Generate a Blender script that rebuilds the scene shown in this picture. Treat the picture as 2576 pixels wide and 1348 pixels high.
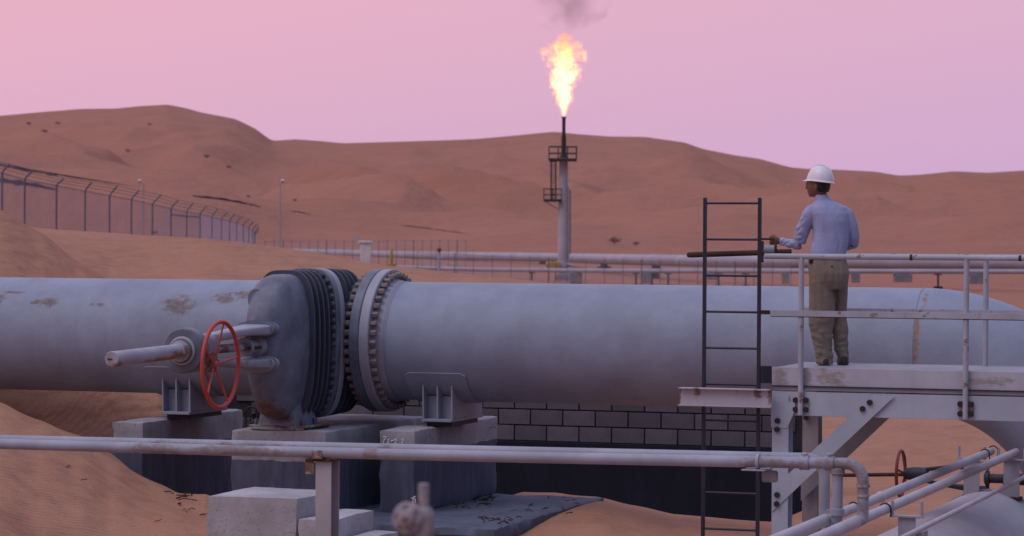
import bpy, bmesh, math, random
import numpy as np
from mathutils import Vector, Matrix

for o in list(bpy.data.objects):
    bpy.data.objects.remove(o, do_unlink=True)
random.seed(7)
SC = bpy.context.scene
COL = SC.collection
R = math.radians
PI = math.pi

# ------------------------------------------------------------------ camera
CZ = 3.05                    # camera height above the plain; authored heights are relative to the eye
F = 7155.0                   # focal length in units of a 2576-wide frame
cam_d = bpy.data.cameras.new('camera')
cam_d.sensor_width = 36.0
cam_d.lens = 100.0
cam_d.clip_start = 0.5
cam_d.clip_end = 12000
cam_d.dof.use_dof = True
cam_d.dof.focus_distance = 27.0
cam_d.dof.aperture_fstop = 4.5
cam = bpy.data.objects.new('camera', cam_d)
COL.objects.link(cam)
CAM = Matrix.Rotation(R(90) - math.atan(74 / F), 3, 'X') @ Matrix.Rotation(0.0062, 3, 'Z')
cam.matrix_world = Matrix.Translation((0, 0, CZ)) @ CAM.to_4x4()
SC.camera = cam

# ------------------------------------------------------------------ world: dusk sky
SUN_EL, SUN_AZ = R(55), R(-128)          # azimuth measured from +Y towards +X
w = bpy.data.worlds.new('World')
SC.world = w
w.use_nodes = True
nt = w.node_tree
nt.nodes.clear()
N = nt.nodes.new
L = nt.links.new
out = N('ShaderNodeOutputWorld')
bg = N('ShaderNodeBackground')
tc = N('ShaderNodeTexCoord')
sep = N('ShaderNodeSeparateXYZ')
L(tc.outputs['Generated'], sep.inputs[0])
rmp = N('ShaderNodeValToRGB')
rmp.color_ramp.interpolation = 'B_SPLINE'
el = rmp.color_ramp.elements
stops = [(0.0, (.62, .39, .605)), (.045, (.70, .408, .605)), (.10, (.785, .42, .555)), (.25, (.72, .42, .60)),
         (.5, (.60, .50, .78)), (1.0, (.66, .66, .95))]
el[0].position, el[0].color = stops[0][0], (*stops[0][1], 1)
el[1].position, el[1].color = stops[-1][0], (*stops[-1][1], 1)
for p, c in stops[1:-1]:
    e = el.new(p)
    e.color = (*c, 1)
L(sep.outputs['Z'], rmp.inputs[0])
# warmer to the left (west), cooler to the right
mr = N('ShaderNodeMapRange')
mr.inputs['From Min'].default_value = -0.22
mr.inputs['From Max'].default_value = 0.22
L(sep.outputs['X'], mr.inputs['Value'])
tint = N('ShaderNodeMix')
tint.data_type = 'RGBA'
L(mr.outputs[0], tint.inputs['Factor'])
tint.inputs['A'].default_value = (1.07, 1.05, .95, 1)
tint.inputs['B'].default_value = (.93, 1.0, 1.03, 1)
mul = N('ShaderNodeMix')
mul.data_type = 'RGBA'
mul.blend_type = 'MULTIPLY'
mul.inputs['Factor'].default_value = 1
L(rmp.outputs[0], mul.inputs['A'])
L(tint.outputs['Result'], mul.inputs['B'])
sky = N('ShaderNodeTexSky')
sky.sky_type = 'NISHITA'
sky.sun_disc = False
sky.sun_elevation = R(3)
sky.sun_rotation = SUN_AZ
sky.dust_density = 4
addm = N('ShaderNodeMix')
addm.data_type = 'RGBA'
addm.blend_type = 'ADD'
addm.inputs['Factor'].default_value = 0.012
# afterglow ahead, dimmer bluer dusk behind
mb = N('ShaderNodeMapRange')
mb.interpolation_type = 'SMOOTHSTEP'
mb.inputs['From Min'].default_value = -.9
mb.inputs['From Max'].default_value = .55
dot = N('ShaderNodeVectorMath')
dot.operation = 'DOT_PRODUCT'
L(tc.outputs['Generated'], dot.inputs[0])
dot.inputs[1].default_value = (-.66, .75, 0)
L(dot.outputs['Value'], mb.inputs['Value'])
back = N('ShaderNodeMix')
back.data_type = 'RGBA'
L(mb.outputs[0], back.inputs['Factor'])
rb2 = N('ShaderNodeValToRGB')
rb2.color_ramp.elements[0].color = (.022, .036, .08, 1)
rb2.color_ramp.elements[1].color = (.66, .66, .95, 1)
e = rb2.color_ramp.elements.new(.35)
e.color = (.10, .145, .30, 1)
L(sep.outputs['Z'], rb2.inputs[0])
L(rb2.outputs[0], back.inputs['A'])
L(mul.outputs['Result'], back.inputs['B'])
L(back.outputs['Result'], addm.inputs['A'])
L(sky.outputs[0], addm.inputs['B'])
L(addm.outputs['Result'], bg.inputs['Color'])
bg.inputs['Strength'].default_value = 1.0
L(bg.outputs[0], out.inputs['Surface'])

sun_d = bpy.data.lights.new('sun', 'SUN')
sun_d.energy = 0.85
sun_d.angle = R(32)
sun_d.color = (1.0, .86, .84)
sun = bpy.data.objects.new('sun', sun_d)
COL.objects.link(sun)
sd = Vector((math.sin(SUN_AZ) * math.cos(SUN_EL), math.cos(SUN_AZ) * math.cos(SUN_EL), math.sin(SUN_EL)))
sun.rotation_euler = sd.to_track_quat('Z', 'Y').to_euler()

vs = SC.view_settings
vs.view_transform = 'Standard'
vs.look = 'None'
vs.exposure = 0
vs.gamma = 1
vs.use_curve_mapping = False
SC.cycles.use_denoising = True
SC.cycles.max_bounces = 6
SC.cycles.transparent_max_bounces = 24
SC.cycles.volume_max_steps = 256

# ------------------------------------------------------------------ frames of reference
TH = R(19)
CT, ST = math.cos(TH), math.sin(TH)
Z0 = 29.3


def ray(u, v):
    return CAM @ Vector(((u - 1288) / F, -(v - 674) / F, -1.0))


def at(u, v, Z):
    """point at depth Z (metres in front of the eye), height relative to the eye"""
    d = ray(u, v)
    return d * (Z / d.y)


def fcp(u, v, t):
    """point on the vertical plane t metres in front of the big pipe's axis, in plant axes (s, -t, z)"""
    d = ray(u, v)
    lam = (Z0 * CT - t) / (d.x * ST + d.y * CT)
    p = d * lam
    return Vector((p.x * CT - (p.y - Z0) * ST, -t, p.z))


def fch(u, v, z):
    d = ray(u, v)
    p = d * (z / d.z)
    return w2f(p)


def w2f(p):
    return Vector((p.x * CT - (p.y - Z0) * ST, p.x * ST + (p.y - Z0) * CT, p.z))


def f2w(p):
    return Vector((p[0] * CT + p[1] * ST, Z0 - p[0] * ST + p[1] * CT, p[2]))


# ------------------------------------------------------------------ object helpers
ORG = {}


def meta(o, label=None, cat=None, group=None, kind=None):
    if label:
        o['label'] = label
    if cat:
        o['category'] = cat
    if group:
        o['group'] = group
    if kind:
        o['kind'] = kind
    return o


def place(o, org, fc):
    p = f2w(org) if fc else Vector(org)
    o.location = (p.x, p.y, p.z + CZ)
    if fc:
        o.rotation_euler = (0, 0, -TH)
    ORG[o.name] = Vector(org)


def thing(name, label, cat, org, fc=True, group=None):
    o = bpy.data.objects.new(name, None)
    o.empty_display_size = .2
    COL.objects.link(o)
    place(o, org, fc)
    return meta(o, label, cat, group)


def to_mesh(name, bm, mat, angle=38, org=None):
    if org is not None:
        bmesh.ops.translate(bm, verts=bm.verts, vec=-Vector(org))
    me = bpy.data.meshes.new(name)
    bmesh.ops.recalc_face_normals(bm, faces=bm.faces)
    bm.to_mesh(me)
    bm.free()
    if mat:
        me.materials.append(mat)
    me.shade_smooth()
    me.set_sharp_from_angle(angle=R(angle))
    return me


def root_org(o):
    while o.parent:
        o = o.parent
    return ORG[o.name]


def part(root, name, bm, mat, angle=38, kind=None, label=None):
    """child mesh; geometry authored in the same axes as its thing"""
    me = to_mesh(name, bm, mat, angle, root_org(root))
    o = bpy.data.objects.new(name, me)
    COL.objects.link(o)
    o.parent = root
    return meta(o, label, None, None, kind)


def inst(root, name, me, mtx):
    """child that shares mesh data; mtx given in the thing's authoring axes"""
    o = bpy.data.objects.new(name, me)
    COL.objects.link(o)
    o.parent = root
    o.matrix_local = Matrix.Translation(-root_org(root)) @ mtx
    return o


def solo(name, label, cat, bm, mat, org, fc=True, group=None, angle=38, kind=None):
    me = to_mesh(name, bm, mat, angle, org)
    o = bpy.data.objects.new(name, me)
    COL.objects.link(o)
    place(o, org, fc)
    return meta(o, label, cat, group, kind)


def clone(root, org, fc=True, label=None, scale=None):
    """copy of a thing with its parts and sub-parts"""
    r = root.copy()
    COL.objects.link(r)
    place(r, org, fc)
    if label:
        r['label'] = label
    if scale:
        r.scale = scale

    def rec(a, b):
        for ch in list(a.children):
            c = ch.copy()
            COL.objects.link(c)
            c.parent = b
            rec(ch, c)
    rec(root, r)
    return r


# ------------------------------------------------------------------ shape helpers
def NB():
    return bmesh.new()


def box(bm, lo, hi, bev=0.0, seg=1, mtx=None):
    lo, hi = Vector(lo), Vector(hi)
    r = bmesh.ops.create_cube(bm, size=1.0)
    vs_ = r['verts']
    c = (lo + hi) / 2
    d = hi - lo
    for q in vs_:
        q.co = Vector((q.co.x * d.x, q.co.y * d.y, q.co.z * d.z)) + c
        if mtx:
            q.co = mtx @ q.co
    if bev > 0:
        es = list({e for q in vs_ for e in q.link_edges})
        bmesh.ops.bevel(bm, geom=es, offset=bev, segments=seg, profile=.5, affect='EDGES')


def frame_at(d, up=Vector((0, 0, 1))):
    d = d.normalized()
    if abs(d.dot(up)) > .98:
        up = Vector((1, 0, 0))
    a = d.cross(up).normalized()
    b = a.cross(d).normalized()
    return a, b


def bridge(bm, rings, closed=False, cap=True):
    n = len(rings[0])
    m = len(rings)
    for i in range(m - 1 if not closed else m):
        A, B = rings[i], rings[(i + 1) % m]
        for j in range(n):
            bm.faces.new((A[j], A[(j + 1) % n], B[(j + 1) % n], B[j]))
    if cap and not closed:
        bm.faces.new(rings[0])
        bm.faces.new(list(reversed(rings[-1])))


def tube(bm, pts, r, n=12, closed=False, cap=True, ry=None):
    pts = [Vector(p) for p in pts]
    m = len(pts)
    rs = r if isinstance(r, (list, tuple)) else [r] * m
    rings = []
    pa = None
    for i, p in enumerate(pts):
        if closed:
            d = pts[(i + 1) % m] - pts[i - 1]
        else:
            d = pts[min(i + 1, m - 1)] - pts[max(i - 1, 0)]
        d.normalize()
        if pa is None:
            a, b = frame_at(d)
        else:
            a = pa - d * pa.dot(d)
            if a.length < 1e-5:
                a, b = frame_at(d)
            a.normalize()
            b = d.cross(a) * -1
            b = a.cross(d)
        pa = a
        rings.append([bm.verts.new(p + a * math.cos(2 * PI * k / n) * rs[i] + b * math.sin(2 * PI * k / n) * (ry[i] if ry else rs[i]))
                      for k in range(n)])
    bridge(bm, rings, closed, cap)


def lathe(bm, o, axis, prof, n=24, cap=True, up=Vector((0, 0, 1))):
    o = Vector(o)
    d = Vector(axis).normalized()
    a, b = frame_at(d, up)
    rings = []
    for r, h in prof:
        rings.append([bm.verts.new(o + d * h + (a * math.cos(2 * PI * k / n) + b * math.sin(2 * PI * k / n)) * max(r, 1e-4))
                      for k in range(n)])
    bridge(bm, rings, False, cap)


def loft(bm, rings, cap=True):
    bridge(bm, [[bm.verts.new(p) for p in rg] for rg in rings], False, cap)


def sering(c, ax, ay, n=2.0, seg=24):
    """superellipse ring round c with half-axis vectors ax, ay"""
    c, ax, ay = Vector(c), Vector(ax), Vector(ay)
    out_ = []
    for k in range(seg):
        q = 2 * PI * k / seg
        x = math.copysign(abs(math.cos(q)) ** (2 / n), math.cos(q))
        y = math.copysign(abs(math.sin(q)) ** (2 / n), math.sin(q))
        out_.append(c + ax * x + ay * y)
    return out_


def arc(c, a, b, r, q0, q1, n):
    c, a, b = Vector(c), Vector(a), Vector(b)
    return [c + (a * math.cos(q0 + (q1 - q0) * i / n) + b * math.sin(q0 + (q1 - q0) * i / n)) * r for i in range(n + 1)]


def plate(bm, poly, thick):
    """prism from a polygon (list of vectors) extruded by vector thick"""
    t = Vector(thick)
    A = [bm.verts.new(Vector(p)) for p in poly]
    B = [bm.verts.new(Vector(p) + t) for p in poly]
    n = len(A)
    bm.faces.new(A)
    bm.faces.new(list(reversed(B)))
    for i in range(n):
        bm.faces.new((A[i], B[i], B[(i + 1) % n], A[(i + 1) % n]))


def hexhead(r, h):
    bm = NB()
    lathe(bm, (0, 0, 0), (0, 0, 1), [(r, 0), (r, h * .85), (r * .82, h)], 6)
    return bm


# ------------------------------------------------------------------ materials
class NG:
    def __init__(s, name):
        s.m = bpy.data.materials.new(name)
        s.m.use_nodes = True
        s.t = s.m.node_tree
        s.b = s.t.nodes['Principled BSDF']
        s.tc = s.t.nodes.new('ShaderNodeTexCoord')

    def n(s, k, **kw):
        x = s.t.nodes.new(k)
        for a, b in kw.items():
            setattr(x, a, b)
        return x

    def l(s, a, b):
        s.t.links.new(a, b)

    def noise(s, scale, detail=4, rough=.55, coord=None, stretch=None, dist=0):
        x = s.n('ShaderNodeTexNoise')
        x.inputs['Scale'].default_value = scale
        x.inputs['Detail'].default_value = detail
        x.inputs['Roughness'].default_value = rough
        x.inputs['Distortion'].default_value = dist
        c = coord or s.tc.outputs['Object']
        if stretch:
            mp = s.n('ShaderNodeMapping')
            mp.inputs['Scale'].default_value = stretch
            s.l(c, mp.inputs[0])
            c = mp.outputs[0]
        s.l(c, x.inputs['Vector'])
        return x.outputs['Fac']

    def ramp(s, f, a, b, smooth=True):
        x = s.n('ShaderNodeMapRange')
        x.interpolation_type = 'SMOOTHSTEP' if smooth else 'LINEAR'
        x.inputs['From Min'].default_value = a
        x.inputs['From Max'].default_value = b
        s.l(f, x.inputs['Value'])
        return x.outputs[0]

    def math(s, op, a, b=None, clamp=False):
        x = s.n('ShaderNodeMath', operation=op)
        x.use_clamp = clamp
        for i, q in enumerate((a, b)):
            if q is None:
                continue
            if isinstance(q, (int, float)):
                x.inputs[i].default_value = q
            else:
                s.l(q, x.inputs[i])
        return x.outputs[0]

    def mix(s, f, a, b, mode='MIX'):
        x = s.n('ShaderNodeMix')
        x.data_type = 'RGBA'
        x.blend_type = mode
        if isinstance(f, (int, float)):
            x.inputs['Factor'].default_value = f
        else:
            s.l(f, x.inputs['Factor'])
        for k, q in (('A', a), ('B', b)):
            if isinstance(q, tuple):
                x.inputs[k].default_value = (*q[:3], 1)
            else:
                s.l(q, x.inputs[k])
        return x.outputs['Result']

    def bump(s, f, strength, dist=.01):
        x = s.n('ShaderNodeBump')
        x.inputs['Strength'].default_value = strength
        x.inputs['Distance'].default_value = dist
        s.l(f, x.inputs['Height'])
        s.l(x.outputs[0], s.b.inputs['Normal'])

    def done(s, col, rough=.6, metal=0.0, spec=.4):
        if isinstance(col, tuple):
            s.b.inputs['Base Color'].default_value = (*col[:3], 1)
        else:
            s.l(col, s.b.inputs['Base Color'])
        if isinstance(rough, (int, float)):
            s.b.inputs['Roughness'].default_value = rough
        else:
            s.l(rough, s.b.inputs['Roughness'])
        s.b.inputs['Metallic'].default_value = metal
        s.b.inputs['Specular IOR Level'].default_value = spec
        return s.m


RUST = (.115, .052, .026)
RUST2 = (.20, .10, .045)


def painted(name, col, dirt=.25, rust=0.0, rough=.5, rscale=3.0, spots=None, bump=.15, streak=True, dscale=2.2, rustcol=None, spec=.4, ropac=.85):
    """oil-field paint: dusty tone variation, rust blooms (rust 0..1), optional rust spots [(x, y, z, rx, ry, rz)]"""
    g = NG(name)
    f = g.noise(dscale, 6, .62)
    c = g.mix(g.ramp(f, .3, .72), tuple(x * (1 - dirt * .55) for x in col), tuple(min(.9, x * (1 + dirt * .22)) for x in col))
    if streak:
        st = g.noise(5, 4, .6, stretch=(1.5, 1.5, .18))
        c = g.mix(g.math('MULTIPLY', g.ramp(st, .5, .75), dirt * .8), c, tuple(a * .62 + b * .1 for a, b in zip(col, (.5, .33, .2))))
    fine = g.noise(60, 3, .6)
    c = g.mix(g.math('MULTIPLY', g.ramp(fine, .45, .8), .18), c, tuple(x * .7 for x in col))
    rmask = None
    rn = g.noise(rscale, 8, .68)
    if rust > 0:
        th = .76 - .3 * rust
        rmask = g.ramp(rn, th, th + .07)
    if rust > 0.1 and streak:
        run = g.noise(7, 6, .7, stretch=(2.2, 2.2, .25))
        run = g.ramp(run, .68 - .08 * rust, .74 - .08 * rust)
        rmask = g.math('MAXIMUM', rmask, g.math('MULTIPLY', run, .6))
    if spots:
        rn2 = g.noise(13, 9, .75, stretch=(.7, 1, 1.5))
        for (x, y, z, rx, ry, rz) in spots:
            mp = g.n('ShaderNodeMapping')
            mp.inputs['Location'].default_value = (-x / rx, -y / ry, -z / rz)
            mp.inputs['Scale'].default_value = (1 / rx, 1 / ry, 1 / rz)
            g.l(g.tc.outputs['Object'], mp.inputs[0])
            ln = g.n('ShaderNodeVectorMath', operation='LENGTH')
            g.l(mp.outputs[0], ln.inputs[0])
            inv = g.math('SUBTRACT', 1.0, ln.outputs['Value'])
            sm = g.math('ADD', g.math('MULTIPLY', inv, .55), g.math('MULTIPLY', g.math('SUBTRACT', rn2, .5), 1.9))
            q = g.math('MULTIPLY', g.ramp(sm, .06, .42), g.ramp(inv, -.05, .40))
            rmask = q if rmask is None else g.math('MAXIMUM', rmask, q)
    ro = rough
    if rmask is not None:
        rc = g.mix(g.ramp(g.noise(22, 5, .6), .35, .65), rustcol or RUST, tuple(x * 1.7 for x in (rustcol or RUST)))
        c = g.mix(g.math('MULTIPLY', rmask, ropac), c, rc)
        ro = g.math('ADD', g.math('MULTIPLY', rmask, .3), rough)
    g.bump(g.noise(35, 5, .6), bump, .006)
    return g.done(c, ro, 0, spec)


def concrete(name, col, wet=None, wetz=0.0, scale=1.0, rough=.9, vary=0.0):
    """wet: colour of a bitumen coat below height wetz (object z)"""
    g = NG(name)
    f = g.noise(1.8 * scale, 7, .65)
    c = g.mix(g.ramp(f, .3, .7), tuple(x * .74 for x in col), tuple(x * 1.14 for x in col))
    st = g.noise(4, 5, .6, stretch=(2.5, 2.5, .22))
    c = g.mix(g.math('MULTIPLY', g.ramp(st, .5, .74), .5), c, tuple(x * .6 for x in col))
    if vary:
        oi = g.n('ShaderNodeObjectInfo')
        c = g.mix(g.math('MULTIPLY', oi.outputs['Random'], vary), c, tuple(x * .45 for x in col))
    pit = g.noise(46 * scale, 3, .5)
    c = g.mix(g.ramp(pit, .62, .74), c, tuple(x * .5 for x in col))
    if wet:
        sp = g.n('ShaderNodeSeparateXYZ')
        g.l(g.tc.outputs['Object'], sp.inputs[0])
        zz = g.math('ADD', sp.outputs['Z'], g.math('MULTIPLY', g.math('SUBTRACT', g.noise(7, 5, .6), .5), .05))
        wn = g.mix(g.ramp(g.noise(5, 6, .7, stretch=(2, 2, .35)), .35, .72), wet, tuple(x * 1.5 for x in wet))
        c = g.mix(g.ramp(zz, wetz - .006, wetz + .006), wn, c)
    vo = g.n('ShaderNodeTexVoronoi', feature='DISTANCE_TO_EDGE')
    vo.inputs['Scale'].default_value = 1.3
    dv_ = g.n('ShaderNodeVectorMath', operation='ADD')
    nn = g.n('ShaderNodeTexNoise')
    nn.inputs['Scale'].default_value = 6
    g.l(g.tc.outputs['Object'], nn.inputs['Vector'])
    sc_ = g.n('ShaderNodeVectorMath', operation='SCALE')
    sc_.inputs['Scale'].default_value = .16
    g.l(nn.outputs['Color'], sc_.inputs[0])
    g.l(g.tc.outputs['Object'], dv_.inputs[0])
    g.l(sc_.outputs[0], dv_.inputs[1])
    g.l(dv_.outputs[0], vo.inputs['Vector'])
    crack = g.math('MULTIPLY', g.ramp(vo.outputs['Distance'], .010, .002), g.ramp(g.noise(1.1, 3, .5), .5, .6))
    c = g.mix(g.math('MULTIPLY', crack, .6), c, tuple(x * .3 for x in col))
    g.bump(g.math('ADD', g.noise(30, 6, .65), g.math('MULTIPLY', pit, .6)), .35, .01)
    return g.done(c, rough, 0, .25)


M = {}
M['pipe'] = painted('pipe_paint', (.27, .32, .41), dirt=.3, rough=.6, bump=.25, spec=.3)
M['platform'] = painted('platform_paint', (.40, .46, .545), dirt=.28, rust=.22, rough=.55, rscale=4.5, spec=.3, rustcol=RUST2)
M['railing'] = painted('railing_paint', (.39, .425, .49), dirt=.35, rust=.62, rough=.55, rscale=9, rustcol=(.14, .085, .04))
M['plain'] = painted('grey_paint', (.34, .355, .41), dirt=.3, rough=.6)
M['valve'] = painted('valve_paint', (.150, .180, .240), dirt=.75, rust=.05, rough=.5, dscale=3.2)
M['valve_dark'] = painted('rib_paint', (.055, .066, .10), dirt=.4, rough=.55)
M['flange'] = painted('flange_paint', (.34, .36, .43), dirt=.35, rough=.55)
M['nut'] = painted('nut_paint', (.25, .22, .22), dirt=.5, rust=.75, rough=.7, rscale=14)
M['bolt'] = painted('bolt_paint', (.10, .11, .15), dirt=.4, rough=.5)
M['black_bolt'] = painted('black_bolt_steel', (.022, .018, .022), dirt=.4, rough=.6)
M['red'] = painted('red_wheel_paint', (.53, .075, .055), dirt=.3, rough=.5, streak=False)
M['darkred'] = painted('faded_red_paint', (.21, .045, .035), dirt=.5, rust=.4, rough=.6)
M['rust'] = painted('rusty_steel', (.055, .030, .024), dirt=.6, rust=.6, rough=.85, rscale=7, bump=.4)
M['rust_mid'] = painted('half_rusted_paint', (.34, .33, .34), dirt=.5, rust=.95, rough=.75, rscale=4)
M['yoke'] = painted('yoke_paint', (.27, .285, .34), dirt=.4, rust=.58, rough=.6, rscale=4.5)
M['ladder'] = painted('ladder_paint', (.022, .026, .048), dirt=.4, rough=.5)
M['saddle'] = painted('saddle_paint', (.30, .33, .40), dirt=.3, rough=.6)
M['dark_steel'] = painted('dark_steel', (.03, .035, .055), dirt=.4, rough=.6)
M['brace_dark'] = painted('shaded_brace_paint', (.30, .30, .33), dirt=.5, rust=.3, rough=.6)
M['conc'] = concrete('concrete', (.37, .35, .335))
M['steps'] = concrete('step_concrete', (.42, .42, .44))
M['block'] = concrete('pedestal_concrete', (.325, .33, .36), wet=(.075, .085, .125), wetz=.60)
M['block_sunk'] = concrete('sunk_pedestal_concrete', (.325, .33, .36), wet=(.075, .085, .125), wetz=.865)
M['pad'] = concrete('pad_bitumen', (.105, .125, .175), scale=1.4)
M['brick'] = concrete('block_concrete', (.128, .128, .15), scale=2, vary=.65)
M['mortar'] = concrete('dark_mortar', (.035, .034, .04), scale=2)
M['plinth'] = concrete('shaded_bitumen_plinth', (.012, .016, .030), scale=1)  # bitumen coat, with the pit's deep shadow painted into its near-black colour
M['far_conc'] = concrete('far_concrete', (.25, .24, .26), scale=.6)
M['yellow'] = painted('yellow_paint', (.42, .26, .04), rough=.6)
M['white'] = painted('white_paint', (.7, .7, .7), rough=.6)
M['chalk'] = painted('chalk', (.75, .75, .78), rough=.95, dirt=.1)
M['twig'] = painted('dry_twig', (.055, .035, .025), rough=.9)


def sand_material():
    g = NG('sand')
    pos = g.n('ShaderNodeNewGeometry').outputs['Position']
    f1 = g.noise(.05, 4, .55, coord=pos)
    f2 = g.noise(.9, 6, .6, coord=pos, stretch=(1, .4, 1))
    sp = g.n('ShaderNodeSeparateXYZ')
    g.l(pos, sp.inputs[0])
    c1 = g.mix(g.ramp(f1, .3, .7), (.45, .243, .162), (.51, .282, .190))     # orange sand of the plain
    c2 = g.mix(g.ramp(g.noise(.012, 6, .6, coord=pos), .35, .65), (.318, .132, .109), (.385, .170, .142))   # redder sand of the big dunes
    c = g.mix(g.ramp(g.math('ADD', sp.outputs['Y'], g.math('MULTIPLY', g.noise(.02, 3, .5, coord=pos), 90)), 90, 240), c1, c2)
    c = g.mix(g.math('MULTIPLY', g.ramp(f2, .35, .7), .4), c, (.37, .175, .112))
    mo = g.noise(.045, 9, .72, coord=pos, stretch=(1, .45, 1))
    far_ = g.ramp(sp.outputs['Y'], 150, 350)
    c = g.mix(g.math('MULTIPLY', g.math('MULTIPLY', g.ramp(mo, .48, .66), far_), .34), c, (.20, .085, .075))
    c = g.mix(g.math('MULTIPLY', g.math('MULTIPLY', g.ramp(mo, .46, .34), far_), .28), c, (.52, .26, .20))
    # litter: dark flecks and darker drift crusts
    fl = g.noise(7, 6, .75, coord=pos, stretch=(1, .5, 1))
    c = g.mix(g.math('MULTIPLY', g.ramp(fl, .66, .76), .5), c, (.17, .09, .06))
    gr = g.noise(85, 2, .6, coord=pos)
    c = g.mix(g.ramp(gr, .3, .75), (.32, .165, .105), c)
    # wind ripples
    mp = g.n('ShaderNodeMapping')
    mp.inputs['Rotation'].default_value = (0, 0, R(38))
    g.l(pos, mp.inputs[0])
    wv = g.n('ShaderNodeTexWave', wave_type='BANDS', bands_direction='X', wave_profile='SIN')
    wv.inputs['Scale'].default_value = 3.4
    wv.inputs['Distortion'].default_value = 5.5
    wv.inputs['Detail'].default_value = 3
    wv.inputs['Detail Scale'].default_value = .5
    g.l(mp.outputs[0], wv.inputs['Vector'])
    amt = g.ramp(g.noise(.16, 3, .5, coord=pos), .42, .62)
    h = g.math('ADD', g.math('MULTIPLY', g.math('MULTIPLY', wv.outputs['Fac'], amt), .012),
               g.math('ADD', g.math('MULTIPLY', g.noise(3, 6, .65, coord=pos), .05), g.math('MULTIPLY', g.noise(.07, 6, .6, coord=pos), 3.0)))
    h = g.math('ADD', h, g.math('MULTIPLY', gr, .006))
    g.bump(h, .8, 1.0)
    return g.done(c, .95, 0, .1)


M['sand'] = sand_material()

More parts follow.
